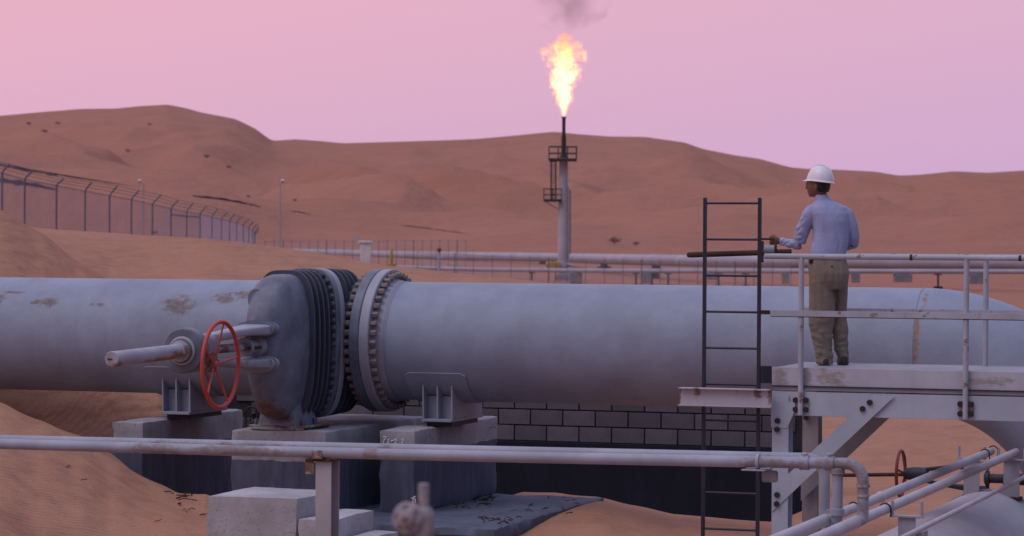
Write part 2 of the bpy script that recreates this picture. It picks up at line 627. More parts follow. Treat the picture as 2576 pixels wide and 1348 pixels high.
# ------------------------------------------------------------------ terrain: one sheet of sand to the horizon
# height tables: azimuth column -> (distance, height relative to the eye)
NEAR = {
    -300: [(4, -1.65), (10, -1.7), (18, -2.2), (23, -2.0), (27, -1.6), (29.6, -1.45), (30.5, -1.8), (31.5, -1.95), (32.4, -1.2), (36, -.7), (40, -.2), (44, .9), (50, .6), (60, .6), (80, .3), (120, .4), (200, 1.2), (260, 2)],
    0: [(4, -1.65), (10, -1.7), (18, -2.4), (23, -2.25), (27, -1.86), (29.6, -1.72), (30.4, -2.0), (31.3, -2.25), (31.9, -1.95), (32.5, -1.35), (33.5, -1.05), (36, -.85), (40, -.5), (44, .40), (50, -.1), (60, .33), (80, -.3), (120, -.1), (200, .6), (260, 1.5)],
    100: [(4, -1.65), (10, -1.7), (18, -2.5), (23, -2.4), (27, -2.0), (29.4, -1.90), (30.2, -2.15), (31.2, -2.4), (31.8, -2.05), (32.4, -1.45), (33.5, -1.15), (37, -1.0), (40, -.75), (44, .06), (50, -.25), (60, .16), (80, -.5), (120, -.5), (200, 0), (260, .8)],
    200: [(4, -1.65), (10, -1.7), (18, -2.6), (23, -2.5), (27, -2.15), (29.2, -2.04), (30.1, -2.35), (31, -2.5), (31.7, -2.1), (32.3, -1.5), (33.5, -1.25), (37, -1.2), (40, -1.05), (44, -.40), (50, -.5), (60, .10), (80, -.8), (120, -1.0), (200, -.6), (260, .2)],
    280: [(4, -1.65), (10, -1.75), (18, -2.65), (23, -2.6), (27, -2.3), (28.8, -2.2), (30, -2.5), (30.9, -2.6), (31.6, -2.2), (32.2, -1.6), (33.4, -1.35), (37, -1.3), (40, -1.2), (44, -.70), (50, -.7), (60, .06), (80, -1.0), (120, -1.5), (200, -1.2), (260, -.3)],
    400: [(4, -1.65), (10, -1.8), (18, -2.75), (23, -2.65), (27, -2.46), (28.2, -2.44), (30, -2.95), (31, -2.9), (31.9, -2.4), (32.6, -1.75), (34, -1.5), (37, -1.5), (40, -1.4), (44, -1.0), (50, -.8), (60, .02), (80, -1.2), (120, -2.0), (200, -1.7), (260, -.8)],
    520: [(4, -1.65), (10, -1.8), (18, -2.8), (23, -2.72), (26.5, -2.56), (27.6, -2.48), (29, -2.95), (32, -2.95), (33.2, -2.5), (34.2, -1.95), (37.5, -1.9), (40, -1.7), (44, -1.2), (50, -.8), (60, -.04), (80, -1.4), (120, -2.3), (200, -2.1), (260, -1.2)],
    700: [(4, -1.65), (10, -1.8), (18, -2.8), (23, -2.8), (26.5, -2.8), (29, -2.95), (36.4, -3.0), (37.2, -2.0), (40, -1.7), (45, -1.2), (52, -.85), (60, -.20), (80, -1.5), (120, -2.7), (200, -2.7), (260, -2)],
    1000: [(4, -1.65), (10, -1.8), (18, -2.85), (24, -2.88), (26.3, -2.85), (27.6, -2.95), (30, -3.0), (35.6, -3.05), (36.6, -2.1), (45, -1.6), (52, -1.2), (60, -.60), (80, -1.8), (120, -2.9), (200, -2.9), (260, -2.6)],
    1180: [(4, -1.65), (10, -1.8), (18, -2.85), (24, -2.88), (26.3, -2.84), (27.2, -2.95), (30, -3.0), (35.2, -3.05), (36.2, -2.3), (45, -1.9), (52, -1.4), (60, -.76), (80, -1.9), (120, -3.0), (200, -3.0), (260, -2.7)],
    1320: [(4, -1.65), (10, -1.8), (18, -2.85), (24, -2.90), (26.2, -2.90), (27.5, -2.90), (29, -2.86), (31.0, -2.75), (33, -3.2), (35, -3.3), (36, -2.4), (45, -2.1), (52, -1.6), (60, -.87), (80, -1.9), (120, -3.0), (200, -3.0), (260, -2.7)],
    1400: [(4, -1.65), (10, -1.8), (18, -2.85), (24, -2.86), (27, -2.83), (28.6, -2.81), (29.5, -2.81), (31.0, -2.75), (33, -3.2), (35, -3.35), (36, -2.5), (45, -2.2), (52, -1.7), (60, -.94), (80, -2.0), (120, -3.0), (200, -3.0), (260, -2.7)],
    1500: [(4, -1.65), (10, -1.8), (18, -2.9), (24, -2.88), (27, -2.80), (29.4, -2.77), (30.9, -2.80), (33, -3.2), (35, -3.35), (36, -2.6), (45, -2.4), (52, -1.95), (60, -1.08), (80, -2.2), (120, -3.0), (200, -3.0), (260, -2.7)],
    1600: [(4, -1.65), (10, -1.8), (18, -2.9), (24, -2.9), (28, -2.84), (30.8, -2.88), (33, -3.25), (35, -3.4), (36, -2.8), (45, -2.6), (52, -2.2), (60, -1.35), (80, -2.4), (120, -3.0), (200, -3.0), (260, -2.7)],
    1700: [(4, -1.65), (10, -1.85), (18, -2.95), (24, -2.95), (28, -2.92), (30.7, -2.97), (33, -3.3), (34.5, -3.4), (36, -3.0), (45, -2.8), (60, -1.9), (80, -2.6), (120, -3.0), (200, -3.0), (260, -2.7)],
    1940: [(4, -1.65), (10, -1.9), (18, -3.0), (24, -3.0), (28, -2.98), (30.5, -3.02), (32.4, -3.3), (34, -3.35), (36, -3.15), (45, -3.0), (60, -2.6), (80, -2.9), (120, -3.0), (200, -3.0), (260, -2.7)],
    2100: [(4, -1.65), (10, -1.9), (18, -3.0), (24, -3.05), (30, -3.05), (34, -3.06), (45, -3.05), (60, -3.0), (80, -3.0), (120, -3.0), (200, -3.0), (260, -2.7)],
    2576: [(4, -1.65), (10, -1.9), (18, -3.0), (24, -3.05), (30, -3.05), (45, -3.05), (60, -3.0), (80, -3.0), (120, -3.0), (200, -3.0), (260, -2.6)],
    2900: [(4, -1.65), (10, -1.9), (18, -3.0), (24, -3.05), (30, -3.05), (45, -3.05), (60, -3.0), (80, -3.0), (120, -3.0), (200, -3.0), (260, -2.6)],
}
RIDGES = [  # (distance, front width, back width, [(azimuth column, elevation row)])
    (1150, 330, 500, [(-900, 330), (-400, 318), (0, 292), (100, 283), (200, 275), (290, 274), (350, 268), (420, 264), (470, 274), (500, 283), (590, 300), (640, 324), (682, 355), (740, 351), (800, 355), (860, 361), (1000, 357), (1130, 353), (1200, 350), (1300, 341), (1390, 332), (1450, 338), (1530, 344), (1620, 345), (1720, 359), (1765, 375), (1846, 391), (1909, 400), (1985, 421), (2040, 426), (2101, 427), (2200, 432), (2258, 442), (2312, 440), (2397, 431), (2482, 435), (2576, 429), (3000, 420), (3500, 400)]),
    (850, 140, 200, [(-900, 380), (-200, 352), (0, 338), (120, 336), (240, 345), (330, 352), (420, 372), (500, 366), (560, 350), (620, 362), (700, 392), (800, 392), (880, 384), (960, 372), (1034, 372), (1100, 398), (1200, 410), (1252, 411), (1320, 424), (1430, 420), (1530, 410), (1640, 414), (1735, 396), (1800, 412), (1900, 438), (2000, 452), (2100, 446), (2200, 462), (2300, 476), (2450, 468), (2576, 478), (3500, 460)]),
    (690, 105, 140, [(-900, 410), (-200, 392), (0, 372), (160, 390), (280, 372), (330, 403), (380, 418), (440, 419), (520, 432), (590, 455), (680, 452), (780, 430), (880, 424), (1034, 438), (1120, 424), (1200, 434), (1300, 452), (1400, 462), (1500, 456), (1600, 470), (1700, 462), (1800, 478), (1900, 484), (2000, 488), (2150, 480), (2300, 500), (2450, 498), (2576, 490), (3500, 480)]),
    (560, 85, 110, [(-900, 400), (0, 420), (150, 432), (300, 440), (482, 436), (547, 475), (632, 506), (700, 492), (800, 478), (900, 476), (1000, 466), (1060, 480), (1120, 502), (1250, 496), (1350, 505), (1500, 515), (1600, 502), (1750, 512), (1900, 522), (2000, 505), (2150, 520), (2300, 530), (2450, 515), (2576, 520), (3500, 510)]),
    (440, 62, 90, [(-900, 400), (0, 418), (68, 424), (200, 440), (400, 472), (520, 492), (640, 520), (740, 545), (900, 546), (1000, 560), (1150, 566), (1300, 574), (1416, 580), (1600, 590), (1750, 585), (1900, 588), (2100, 575), (2300, 580), (2576, 570), (3500, 560)]),
]


def vrow(u, v):
    return v - (u - 1288) * 0.0062


cols = sorted(NEAR)


def near_h(U, Z):
    hs = np.stack([np.interp(Z, *zip(*NEAR[c])) for c in cols])
    uu = np.clip(U, cols[0], cols[-1])
    i = np.clip(np.searchsorted(cols, uu) - 1, 0, len(cols) - 2)
    ca = np.array(cols, float)
    f = (uu - ca[i]) / (ca[i + 1] - ca[i])
    f = f * f * (3 - 2 * f) * .35 + f * .65
    k = np.arange(len(Z))
    return hs[i, k] * (1 - f) + hs[i + 1, k] * f


def wob(X, Y, wl, seed, n=7):
    rs = np.random.RandomState(seed)
    s = np.zeros_like(X)
    for _ in range(n):
        a = rs.uniform(0, PI)
        k = 2 * PI / (wl * rs.uniform(.6, 1.7))
        s += np.sin((X * np.cos(a) + Y * np.sin(a)) * k + rs.uniform(0, 6.28) + 1.2 * np.sin((X * np.sin(a) - Y * np.cos(a)) * k * .6 + rs.uniform(0, 6)))
    return s / n ** .5


def terrain(U, Z):
    """U azimuth column, Z distance (arrays); height relative to the eye"""
    X = (U - 1288) / F * Z
    zn = near_h(U, np.minimum(Z, 259))
    acc = np.full_like(Z, 0.0)
    k = .9
    hs = []
    wobA = wob(X, Z, 120, 3)
    for j, (Zr, wf, wb, pts) in enumerate(RIDGES):
        us = np.array([p[0] for p in pts], float)
        zs = np.array([(600 - vrow(p[0], p[1])) / F * Zr for p in pts])
        # smooth the outline
        cr = np.interp(U, us, zs)
        if j:
            cr = (np.interp(U - 18, us, zs) + np.interp(U + 18, us, zs) + cr * 2) / 4
        else:
            cr = (np.interp(U - 9, us, zs) + np.interp(U + 9, us, zs) + cr * 2) / 4
        zc = Zr * (1 + (.05 * np.sin(U / 170 + j * 2.1) if j else 0))
        x = (Z - zc)
        s = np.where(x < 0, np.exp(-np.abs(x / wf) ** 1.5), np.exp(-(x / wb) ** 2))
        base = -3.0
        hs.append(base + (cr - base) * s)
    H = np.stack(hs + [np.where(Z < 300, zn, -3.0 + 0 * Z)])
    far = (np.maximum(H + 3.0, 0) ** 5).sum(0) ** .2 - 3.0
    tfar = np.clip((Z - 215) / 70, 0, 1)
    tfar = tfar * tfar * (3 - 2 * tfar)
    z = zn * (1 - tfar) + far * tfar
    # surface wobble: small near, larger on the big dunes
    z = z + np.clip((Z - 300) / 200, 0, 1) * np.clip((1000 - Z) / 150, 0, 1) * (wob(X, Z, 60, 5) * .55 + wob(X, Z, 25, 8) * .22)
    fold = 1 - np.abs(wob(X + .25 * Z, Z * .55, 120, 21, 5)) * 1.1
    fold2 = 1 - np.abs(wob(X * 1.1 - .2 * Z, Z * .6, 52, 33, 5)) * 1.1
    z = z + np.clip((Z - 330) / 160, 0, 1) * np.clip((960 - Z) / 200, 0, 1) * (fold * 3.6 + fold2 * .9 - 1.2)
    z = z + np.clip((Z - 12) / 10, 0, 1) * np.clip((75 - Z) / 20, 0, 1) * (wob(X, Z, 3.2, 11) * .010 + wob(X, Z, 1.1, 12) * .006)
    return z


def ground_z(p):
    U = np.array([1288 + p[0] / p[1] * F])
    return float(terrain(U, np.array([float(p[1])]))[0])


def hit(u, v, z_start=90.0):
    """where the sight line through (u, v) first meets the sand beyond z_start"""
    d = ray(u, v)
    d = d / d.y
    Zs = np.linspace(z_start, 1400, 2600)
    g_ = terrain(np.full_like(Zs, 1288 + d.x * F), Zs)
    below = np.nonzero(g_ > d.z * Zs)[0]
    Z = Zs[below[0]] if len(below) else 1100.0
    return Vector((d.x * Z, Z, d.z * Z))


def build_ground():
    uin = np.linspace(-140, 2716, 420)
    a_in = np.arctan((uin - 1288) / F)
    a_left = np.linspace(-PI, a_in[0], 60)[:-1]
    a_right = np.linspace(a_in[-1], PI, 60)[1:-1]
    ang = np.concatenate([a_left, a_in, a_right])
    d = np.concatenate([np.linspace(4, 18, 12)[:-1], np.linspace(18, 62, 230)[:-1], np.geomspace(62, 250, 60)[:-1],
                        np.linspace(250, 1350, 230)[:-1], np.geomspace(1350, 3000, 10)])
    na, nd = len(ang), len(d)
    A, D = np.meshgrid(ang, d, indexing='ij')
    kcl = np.clip(np.tan(np.clip(A, -1.2, 1.2)), -.55, .55)
    U = 1288 + kcl * F
    inside = (np.abs(A) < .5)
    Zd = D.copy()
    h = terrain(np.clip(U, -900, 3500).ravel(), Zd.ravel()).reshape(A.shape)
    X = np.where(np.abs(A) < 1.2, D * np.tan(np.clip(A, -1.2, 1.2)) * 1.0, 0)
    # inside the view the table's distance is depth; elsewhere use true polar coordinates
    blend = np.clip((np.abs(A) - .22) / .5, 0, 1)
    px = np.where(np.abs(A) < .72, X, 0) * (1 - blend) + D * np.sin(A) * blend
    py = D * (1 - blend) + D * np.cos(A) * blend
    off = np.clip((np.abs(A) - .5) / .6, 0, 1)
    h = h * (1 - off) + (-2.4) * off
    co = np.stack([px, py, h + CZ], -1).reshape(-1, 3)
    idx = np.arange(na * nd).reshape(na, nd)
    a2 = np.roll(idx, -1, 0)
    quads = np.stack([idx[:, :-1], a2[:, :-1], a2[:, 1:], idx[:, 1:]], -1).reshape(-1, 4)
    faces = quads.tolist()
    faces.append(idx[:, 0].tolist())
    me = bpy.data.meshes.new('sand_ground')
    me.from_pydata(co.tolist(), [], faces)
    me.materials.append(M['sand'])
    me.shade_smooth()
    me.update()
    bm = bmesh.new()
    bm.from_mesh(me)
    bmesh.ops.recalc_face_normals(bm, faces=bm.faces)
    bm.to_mesh(me)
    bm.free()
    o = bpy.data.objects.new('sand_ground', me)
    COL.objects.link(o)
    o['kind'] = 'structure'
    o['label'] = 'orange brown desert sand with wind ripples and high dunes behind'


build_ground()

# ------------------------------------------------------------------ big pipeline
AXZ = -1.073
RP = 0.614


def spipe(bm, pts, r, n=64):
    tube(bm, pts, r, n)


# rust spots on the left run, given where they sit on its near face
def on_pipe(u, v):
    d = ray(u, v)
    best = None
    for t in np.linspace(0.0, .614, 60):
        p = fcp(u, v, t)
        e = abs(math.hypot(t, p.z - AXZ) - RP)
        if best is None or e < best[0]:
            best = (e, p)
    return best[1]


lp_org = (-2.4, 0, AXZ)


def spotlist(lst, org):
    r_ = []
    for u, v, rx, rz in lst:
        p = on_pipe(u, v) - Vector(org)
        r_.append((p.x, p.y, p.z, rx, .5, rz))
    return r_


M['pipe_left'] = painted('left_pipe_paint', (.27, .32, .41), dirt=.3, rough=.6, bump=.25, spec=.3, rustcol=(.135, .098, .07), ropac=.72,
                         spots=spotlist([(122, 762, .17, .08), (90, 760, .12, .04), (448, 768, .27, .15), (565, 752, .22, .09), (610, 742, .16, .07), (2, 748, .10, .09), (250, 766, .14, .03), (30, 735, .2, .02)], lp_org))
t = thing('large_pipe', 'thick grey pipe with rust blotches running left from the valve to the picture edge', 'pipe', lp_org, group='sections of the thick grey pipe')
bm = NB()
spipe(bm, [(-2.3, 0, AXZ), (-6, 0, AXZ), (-10, 0, AXZ), (-16, 0, AXZ)], RP)
part(t, 'barrel', bm, M['pipe_left'])
bm = NB()
lathe(bm, (-2.62, 0, AXZ), (1, 0, 0), [(RP + .004, 0), (RP + .012, .012), (RP + .004, .024)], 64, cap=False)
part(t, 'weld_seam', bm, M['pipe'])


def wrap_pad(root, s, half=.30, mat=None):
    """curved wear plate welded under the pipe"""
    bm = NB()
    q0, q1 = R(-151), R(-29)
    r0, r1 = RP + .002, RP + .016
    rows = []
    for ss, tr in ((s - half, .05), (s - half + .05, 0), (s + half - .05, 0), (s + half, .05)):
        a = [(ss, -math.cos(q) * r1, AXZ + math.sin(q) * r1) for q in np.linspace(q0 + tr, q1 - tr, 24)]
        b = [(ss, -math.cos(q) * r0, AXZ + math.sin(q) * r0) for q in np.linspace(q1 - tr, q0 + tr, 24)]
        rows.append(a + b)
    loft(bm, rows)
    part(root, 'wear_plate', bm, mat or M['pipe'])


def saddle(label, s, group, half=.165):
    z0, z1 = -1.85, -1.60
    r = thing('pipe_saddle', label, 'pipe support', (s, 0, -1.93), group=group)
    bm = NB()
    box(bm, (s - half, -.48, z0 - .03), (s + half, .48, z0), .004)
    part(r, 'base_plate', bm, M['saddle'])
    bm = NB()
    box(bm, (s - half + .03, -.40, -1.93), (s + half - .03, .40, z0 - .031), .004)
    part(r, 'slide_pad', bm, M['dark_steel'])
    for x in (s - half + .009, s, s + half - .009):
        bm = NB()
        prof = [(x - .008, -.45, z0 + .001), (x - .008, .45, z0 + .001)]
        arcp = [(x - .008, -math.cos(q) * (RP + .017), AXZ + math.sin(q) * (RP + .017)) for q in np.linspace(R(-137), R(-43), 14)]
        plate(bm, prof + arcp, (.016, 0, 0))
        part(r, 'gusset', bm, M['saddle'])
    for y in (-.33, .33):
        zt = AXZ - math.sqrt((RP + .017) ** 2 - (abs(y) - .01) ** 2) - .004
        for x0, x1 in ((s - half + .019, s - .010), (s + .010, s + half - .019)):
            bm = NB()
            box(bm, (x0, y - .007, z0 + .001), (x1, y + .007, zt))
            part(r, 'web_plate', bm, M['saddle'])
    wrap_pad(r, s, .33 if s > -2 else .36)
    return r


S_B1 = (fcp(456, 1010, .33)).x
S_B3 = (fcp(1111, 1010, .33)).x
saddle('grey steel saddle under the rust blotched left pipe', S_B1, 'saddles under the thick pipe')
saddle('grey steel saddle with rounded wear plate under the clean right pipe', S_B3, 'saddles under the thick pipe')

# right run: weld neck, barrel, downward elbow
rp_org = (-1.25, 0, AXZ)
el_s = fcp(2316, 740, .2).x
wp = on_pipe(2304, 840) - Vector(rp_org)
M['pipe_right'] = painted('right_pipe_paint', (.27, .32, .41), dirt=.27, rough=.6, bump=.25, spec=.3, rustcol=(.22, .13, .07),
                          spots=[(wp.x + .0, wp.y, wp.z, .05, .5, .42), (wp.x + .04, wp.y, wp.z + .35, .05, .5, .18)])
t = thing('large_pipe', 'thick grey pipe from the bolted flange to the downward bend behind the platform', 'pipe', rp_org, group='sections of the thick grey pipe')
bm = NB()
lathe(bm, (-1.305, 0, AXZ), (1, 0, 0), [(RP + .04, 0), (RP + .025, .05), (RP + .003, .12)], 64, cap=False)
part(t, 'weld_neck', bm, M['flange'])
bm = NB()
RB = 1.75
pts = [(-1.22, 0, AXZ), (1, 0, AXZ), (3, 0, AXZ), (el_s - .02, 0, AXZ)]
pts += arc((el_s, 0, AXZ - RB), (0, 0, 1), (1, 0, 0), RB, 0, R(64), 22)
e = pts[-1]
pts.append(Vector(e) + Vector((math.cos(R(64)), 0, -math.sin(R(64)))) * 1.5)
spipe(bm, pts, RP)
part(t, 'barrel', bm, M['pipe_right'])
for ss in (el_s, -1.16):
    bm = NB()
    lathe(bm, (ss - .01, 0, AXZ), (1, 0, 0), [(RP + .002, 0), (RP + .008, .01), (RP + .002, .02)], 64, cap=False)
    part(t, 'weld_seam', bm, M['pipe'])


# flange pair, separate bolted joint
RF = .745
fl = thing('pipe_flange', 'big round bolted flange pair to the right of the ribbed valve', 'flange', (-1.51, 0, AXZ))
NUT = to_mesh('nut', hexhead(.033, .07), M['nut'], 20)
for nm, s0, s1, mt in (('flange_plate', -1.512, -1.409, 'valve'), ('flange_plate', -1.403, -1.30, 'flange')):
    bm = NB()
    lathe(bm, (s0, 0, AXZ), (1, 0, 0), [(RP - .1, 0), (RF - .008, 0), (RF, .008), (RF, s1 - s0 - .008), (RF - .008, s1 - s0), (RP - .1, s1 - s0)], 72)
    part(fl, nm, bm, M[mt])
bm = NB()
lathe(bm, (-1.41, 0, AXZ), (1, 0, 0), [(RF - .012, 0), (RF - .012, .008)], 72, cap=False)
part(fl, 'gasket', bm, M['dark_steel'])
NN = 44
for k in range(NN):
    q = 2 * PI * k / NN
    c = Vector((0, math.cos(q) * .685, AXZ + math.sin(q) * .685))
    m1 = Matrix.Translation((-1.30, c.y, c.z)) @ Matrix.Rotation(R(90), 4, 'Y') @ Matrix.Rotation(q * 3, 4, 'Z')
    inst(fl, 'nut', NUT, m1)
    m2 = Matrix.Translation((-1.512, c.y, c.z)) @ Matrix.Rotation(R(-90), 4, 'Y') @ Matrix.Rotation(q * 5, 4, 'Z')
    inst(fl, 'nut', NUT, m2)

# ------------------------------------------------------------------ gate valve
SV = -1.95
va = thing('gate_valve', 'big blue grey ribbed gate valve standing on the middle concrete pedestal', 'valve', (SV, -1.0, -1.93))
A3 = Vector((SV, 0, AXZ))


def vring(t_, hw, hh, n=3.7, taper=.12, seg=56, dz=-.012, cx_=.02):
    cx_ = SV + cx_
    rg = sering((cx_, -t_, AXZ + dz), (hw, 0, 0), (0, 0, hh), n, seg)
    o_ = []
    for p in rg:
        zz = (p.z - AXZ - dz) / hh
        f = 1 - taper * max(0, -zz) ** 1.6 - .06 * max(0, zz) ** 2
        o_.append(Vector((cx_ + (p.x - cx_) * f, p.y, p.z)))
    return o_


M['valve_rust'] = painted('valve_rust_paint', (.150, .180, .240), dirt=.75, rust=.04, rough=.5, dscale=3.2, rustcol=(.10, .045, .025),
                          spots=[(.02, -.75, .22, .20, .4, .20), (-.18, -.85, .32, .10, .4, .25), (.08, -.7, .12, .16, .4, .12)])
bm = NB()
loft(bm, [vring(-1.25, .235, .62), vring(1.40, .24, .655)])
part(va, 'body', bm, M['valve_dark'])
bm = NB()
loft(bm, [vring(t_, w_, h_, 3.4, .30, 56, -.03, .012) for t_, w_, h_ in ((1.40, .288, .735), (1.50, .286, .732), (1.62, .278, .715), (1.73, .258, .68), (1.83, .226, .60), (1.92, .186, .47), (1.985, .15, .35), (2.02, .115, .24))])
part(va, 'bonnet_cap', bm, M['valve_rust'], 60)
for tt, sc_ in ((1.40, 1.0), (1.27, 1.0), (1.145, 1.0), (1.02, 1.0), (.47, 1.01), (.34, 1.01), (.21, 1.0), (.08, 1.0)):
    bm = NB()
    hw, hh = .332 * sc_, .755 * sc_
    loft(bm, [vring(tt - .016, hw - .004, hh - .004), vring(tt - .012, hw, hh), vring(tt + .012, hw, hh), vring(tt + .016, hw - .004, hh - .004)])
    part(va, 'rib', bm, M['valve_dark'])
for t0, t1, mt in ((.755, .865, 'valve'), (.635, .750, 'flange')):
    bm = NB()
    loft(bm, [vring(t0, .342, .762), vring(t0 + .005, .348, .768), vring(t1 - .005, .348, .768), vring(t1, .342, .762)])
    part(va, 'body_flange', bm, M[mt])
BOLT = to_mesh('bolt', hexhead(.024, .06), M['bolt'], 25)
rg = vring(.865, .320, .735, seg=400)
# even spacing round the outline
cum = [0]
for i in range(1, len(rg)):
    cum.append(cum[-1] + (rg[i] - rg[i - 1]).length)
NBT = 44
for k in range(NBT):
    dd = cum[-1] * k / NBT
    i = min(range(len(cum)), key=lambda j: abs(cum[j] - dd))
    inst(va, 'bolt', BOLT, Matrix.Translation(rg[i]) @ Matrix.Rotation(R(90), 4, 'X') @ Matrix.Rotation(k, 4, 'Z'))
bm = NB()
lathe(bm, (-2.55, 0, AXZ), (1, 0, 0), [(RP + .01, 0), (RP + .02, .28), (.60, .36), (.60, .8), (RP + .03, .95), (RP + .03, 1.085)], 56)
part(va, 'hub', bm, M['valve_dark'])
# foot
bm = NB()


def rect(cx, cy, z, hx, hy, rr=.02):
    return sering((cx, cy, z), (hx, 0, 0), (0, hy, 0), 6, 24)


loft(bm, [rect(SV + .01, -1.22, -1.50, .19, .20), rect(SV + .01, -1.26, -1.62, .20, .25), rect(SV + .01, -1.30, -1.72, .205, .26), rect(SV + .01, -1.30, -1.84, .235, .26), rect(SV + .01, -1.30, -1.885, .245, .27)])
part(va, 'foot', bm, M['valve_rust'])
bm = NB()
box(bm, (SV - .30, -1.56, -1.905), (SV + .34, -.9, -1.886), .004)
box(bm, (SV - .27, -1.58, -1.93), (SV + .30, -.9, -1.906), .004)
part(va, 'base_plate', bm, M['rust_mid'])
for x, y in ((-.24, -1.50), (.27, -1.50), (-.24, -1.2), (.27, -1.2)):
    inst(va, 'bolt', BOLT, Matrix.Translation((SV + x, y, -1.886)))
# lifting lug
bm = NB()
poly = []
c = Vector((SV - .10, -1.845, AXZ + .46))
for q in np.linspace(R(-20), R(200), 12):
    poly.append(c + Vector((math.cos(q) * .09, 0, math.sin(q) * .10)))
hole = [c + Vector((math.cos(q) * .035, 0, math.sin(q) * .04)) for q in np.linspace(R(200), R(-20), 12)]
plate(bm, poly + [c + Vector((-.06, 0, -.14)), c + Vector((-.02, 0, -.14))] + hole, (0, .07, 0))
part(va, 'lifting_lug', bm, M['valve'])
# rib on the cap towards the yoke
bm = NB()
tube(bm, [(SV - .02, -1.84, AXZ + .44), (SV - .06, -2.02, AXZ + .22)], .02, 8)
part(va, 'stay', bm, M['valve'])

# yoke: lobed flanges, arms, head, gear case, stem cover, hand wheel
for sz in (1, -1):
    zc = AXZ + .145 * sz + (.02 if sz > 0 else -.03)
    for k, (t0, t1, sc_) in enumerate(((1.96, 2.03, 1.06), (2.035, 2.095, 1.0))):
        bm = NB()
        loft(bm, [sering((SV, -t0, zc), (.20 * sc_, 0, 0), (0, 0, .085 * sc_), 2.3, 28), sering((SV, -t1, zc), (.20 * sc_, 0, 0), (0, 0, .085 * sc_), 2.3, 28)])
        part(va, 'yoke_flange', bm, M['yoke'] if sz < 0 else M['valve'])
    for x in (-.13, .13):
        inst(va, 'bolt', BOLT, Matrix.Translation((SV + x, -2.095, zc)) @ Matrix.Rotation(R(90), 4, 'X'))
    bm = NB()
    loft(bm, [sering((SV, -2.09, zc - .005 * sz), (.175, 0, 0), (0, 0, .055), 5, 20), sering((SV, -2.45, zc - .012 * sz), (.115, 0, 0), (0, 0, .042), 5, 20),
              sering((SV, -2.9, AXZ + .125 * sz), (.075, 0, 0), (0, 0, .045), 4, 20), sering((SV, -3.32, AXZ + .105 * sz), (.07, 0, 0), (0, 0, .045), 4, 20)])
    part(va, 'yoke_arm', bm, M['plain'] if sz > 0 else M['yoke'])
bm = NB()
tube(bm, [(SV, -1.9, AXZ), (SV, -3.4, AXZ)], .042, 14)
part(va, 'stem', bm, M['rust_mid'])
bm = NB()
lathe(bm, (SV, -2.0, AXZ), (0, -1, 0), [(.11, 0), (.11, .1), (.075, .13), (.075, .30), (.095, .31), (.095, .36)], 20)
part(va, 'gland', bm, M['yoke'])
for x in (-.075, .075):
    bm = NB()
    tube(bm, [(SV + x, -2.05, AXZ - .01), (SV + x, -2.40, AXZ - .01)], .016, 8)
    part(va, 'gland_bolt', bm, M['rust'])
bm = NB()
loft(bm, [sering((SV, -3.22, AXZ - .01), (.13, 0, 0), (0, 0, .15), 3.5, 24), sering((SV, -3.28, AXZ - .01), (.155, 0, 0), (0, 0, .17), 3.5, 24),
          sering((SV, -3.50, AXZ - .01), (.155, 0, 0), (0, 0, .17), 3.5, 24), sering((SV, -3.56, AXZ - .01), (.12, 0, 0), (0, 0, .13), 3, 24)])
part(va, 'yoke_head', bm, M['yoke'])
GX = SV - .02
bm = NB()
lathe(bm, (GX, -3.52, AXZ + .01), (0, -1, 0), [(.10, 0), (.20, .01), (.212, .03), (.212, .15), (.20, .165), (.125, .17), (.12, .19), (.11, .215), (.08, .22)], 40)
part(va, 'gear_case', bm, M['valve'])
bm = NB()
lathe(bm, (GX, -3.68, AXZ + .01), (0, -1, 0), [(.135, 0), (.135, .02), (.12, .035), (.08, .04)], 32)
part(va, 'gear_cover', bm, M['plain'])
M['stem_cover'] = painted('stem_cover_paint', (.38, .39, .44), dirt=.4, rough=.6, rust=.12, rustcol=(.16, .07, .035),
                          spots=[(0, -3.2, .80, .2, .75, .05), (0, -2.95, .83, .2, .3, .08), (0, -4.1, .79, .2, .1, .06), (0, -2.75, .86, .2, .08, .1)])
bm = NB()
a0, a1 = Vector((GX, -3.70, AXZ + .01)), Vector((SV, -5.16, AXZ - .012))
dr = (a1 - a0).normalized()
ln = (a1 - a0).length
lathe(bm, a0, dr, [(.10, 0), (.10, .05), (.078, .055), (.078, .11), (.069, .115), (.069, ln - .006), (.064, ln), (.04, ln - .004)], 28)
part(va, 'stem_cover', bm, M['stem_cover'])
bm = NB()
box(bm, a1 + Vector((-.04, -.002, -.006)), a1 + Vector((.005, .001, .006)))
part(va, 'slot', bm, M['dark_steel'])
WC = fcp(555, 917, 3.4)
WZ = WC.z
bm = NB()
tube(bm, [(SV + .05, -3.4, WZ + .01), (WC.x - .04, -3.4, WZ)], .026, 12)
part(va, 'gear_shaft', bm, M['yoke'])
bm = NB()
loft(bm, [sering((SV + .02, -3.4, WZ + .03), (0, .09, 0), (0, 0, .11), 3, 20), sering((SV + .17, -3.4, WZ + .02), (0, .075, 0), (0, 0, .09), 3, 20), sering((SV + .19, -3.4, WZ + .02), (0, .04, 0), (0, 0, .05), 2, 20)])
part(va, 'gear_box', bm, M['rust_mid'])
wheel_r = .402
bm = NB()
ring = [(WC.x, -3.4 + math.cos(q) * wheel_r, WZ + math.sin(q) * wheel_r) for q in np.linspace(0, 2 * PI, 49)[:-1]]
tube(bm, ring, .020, 10, closed=True)
wh = part(va, 'hand_wheel', bm, M['red'])
hub_c = Vector((WC.x - .07, -3.4, WZ))
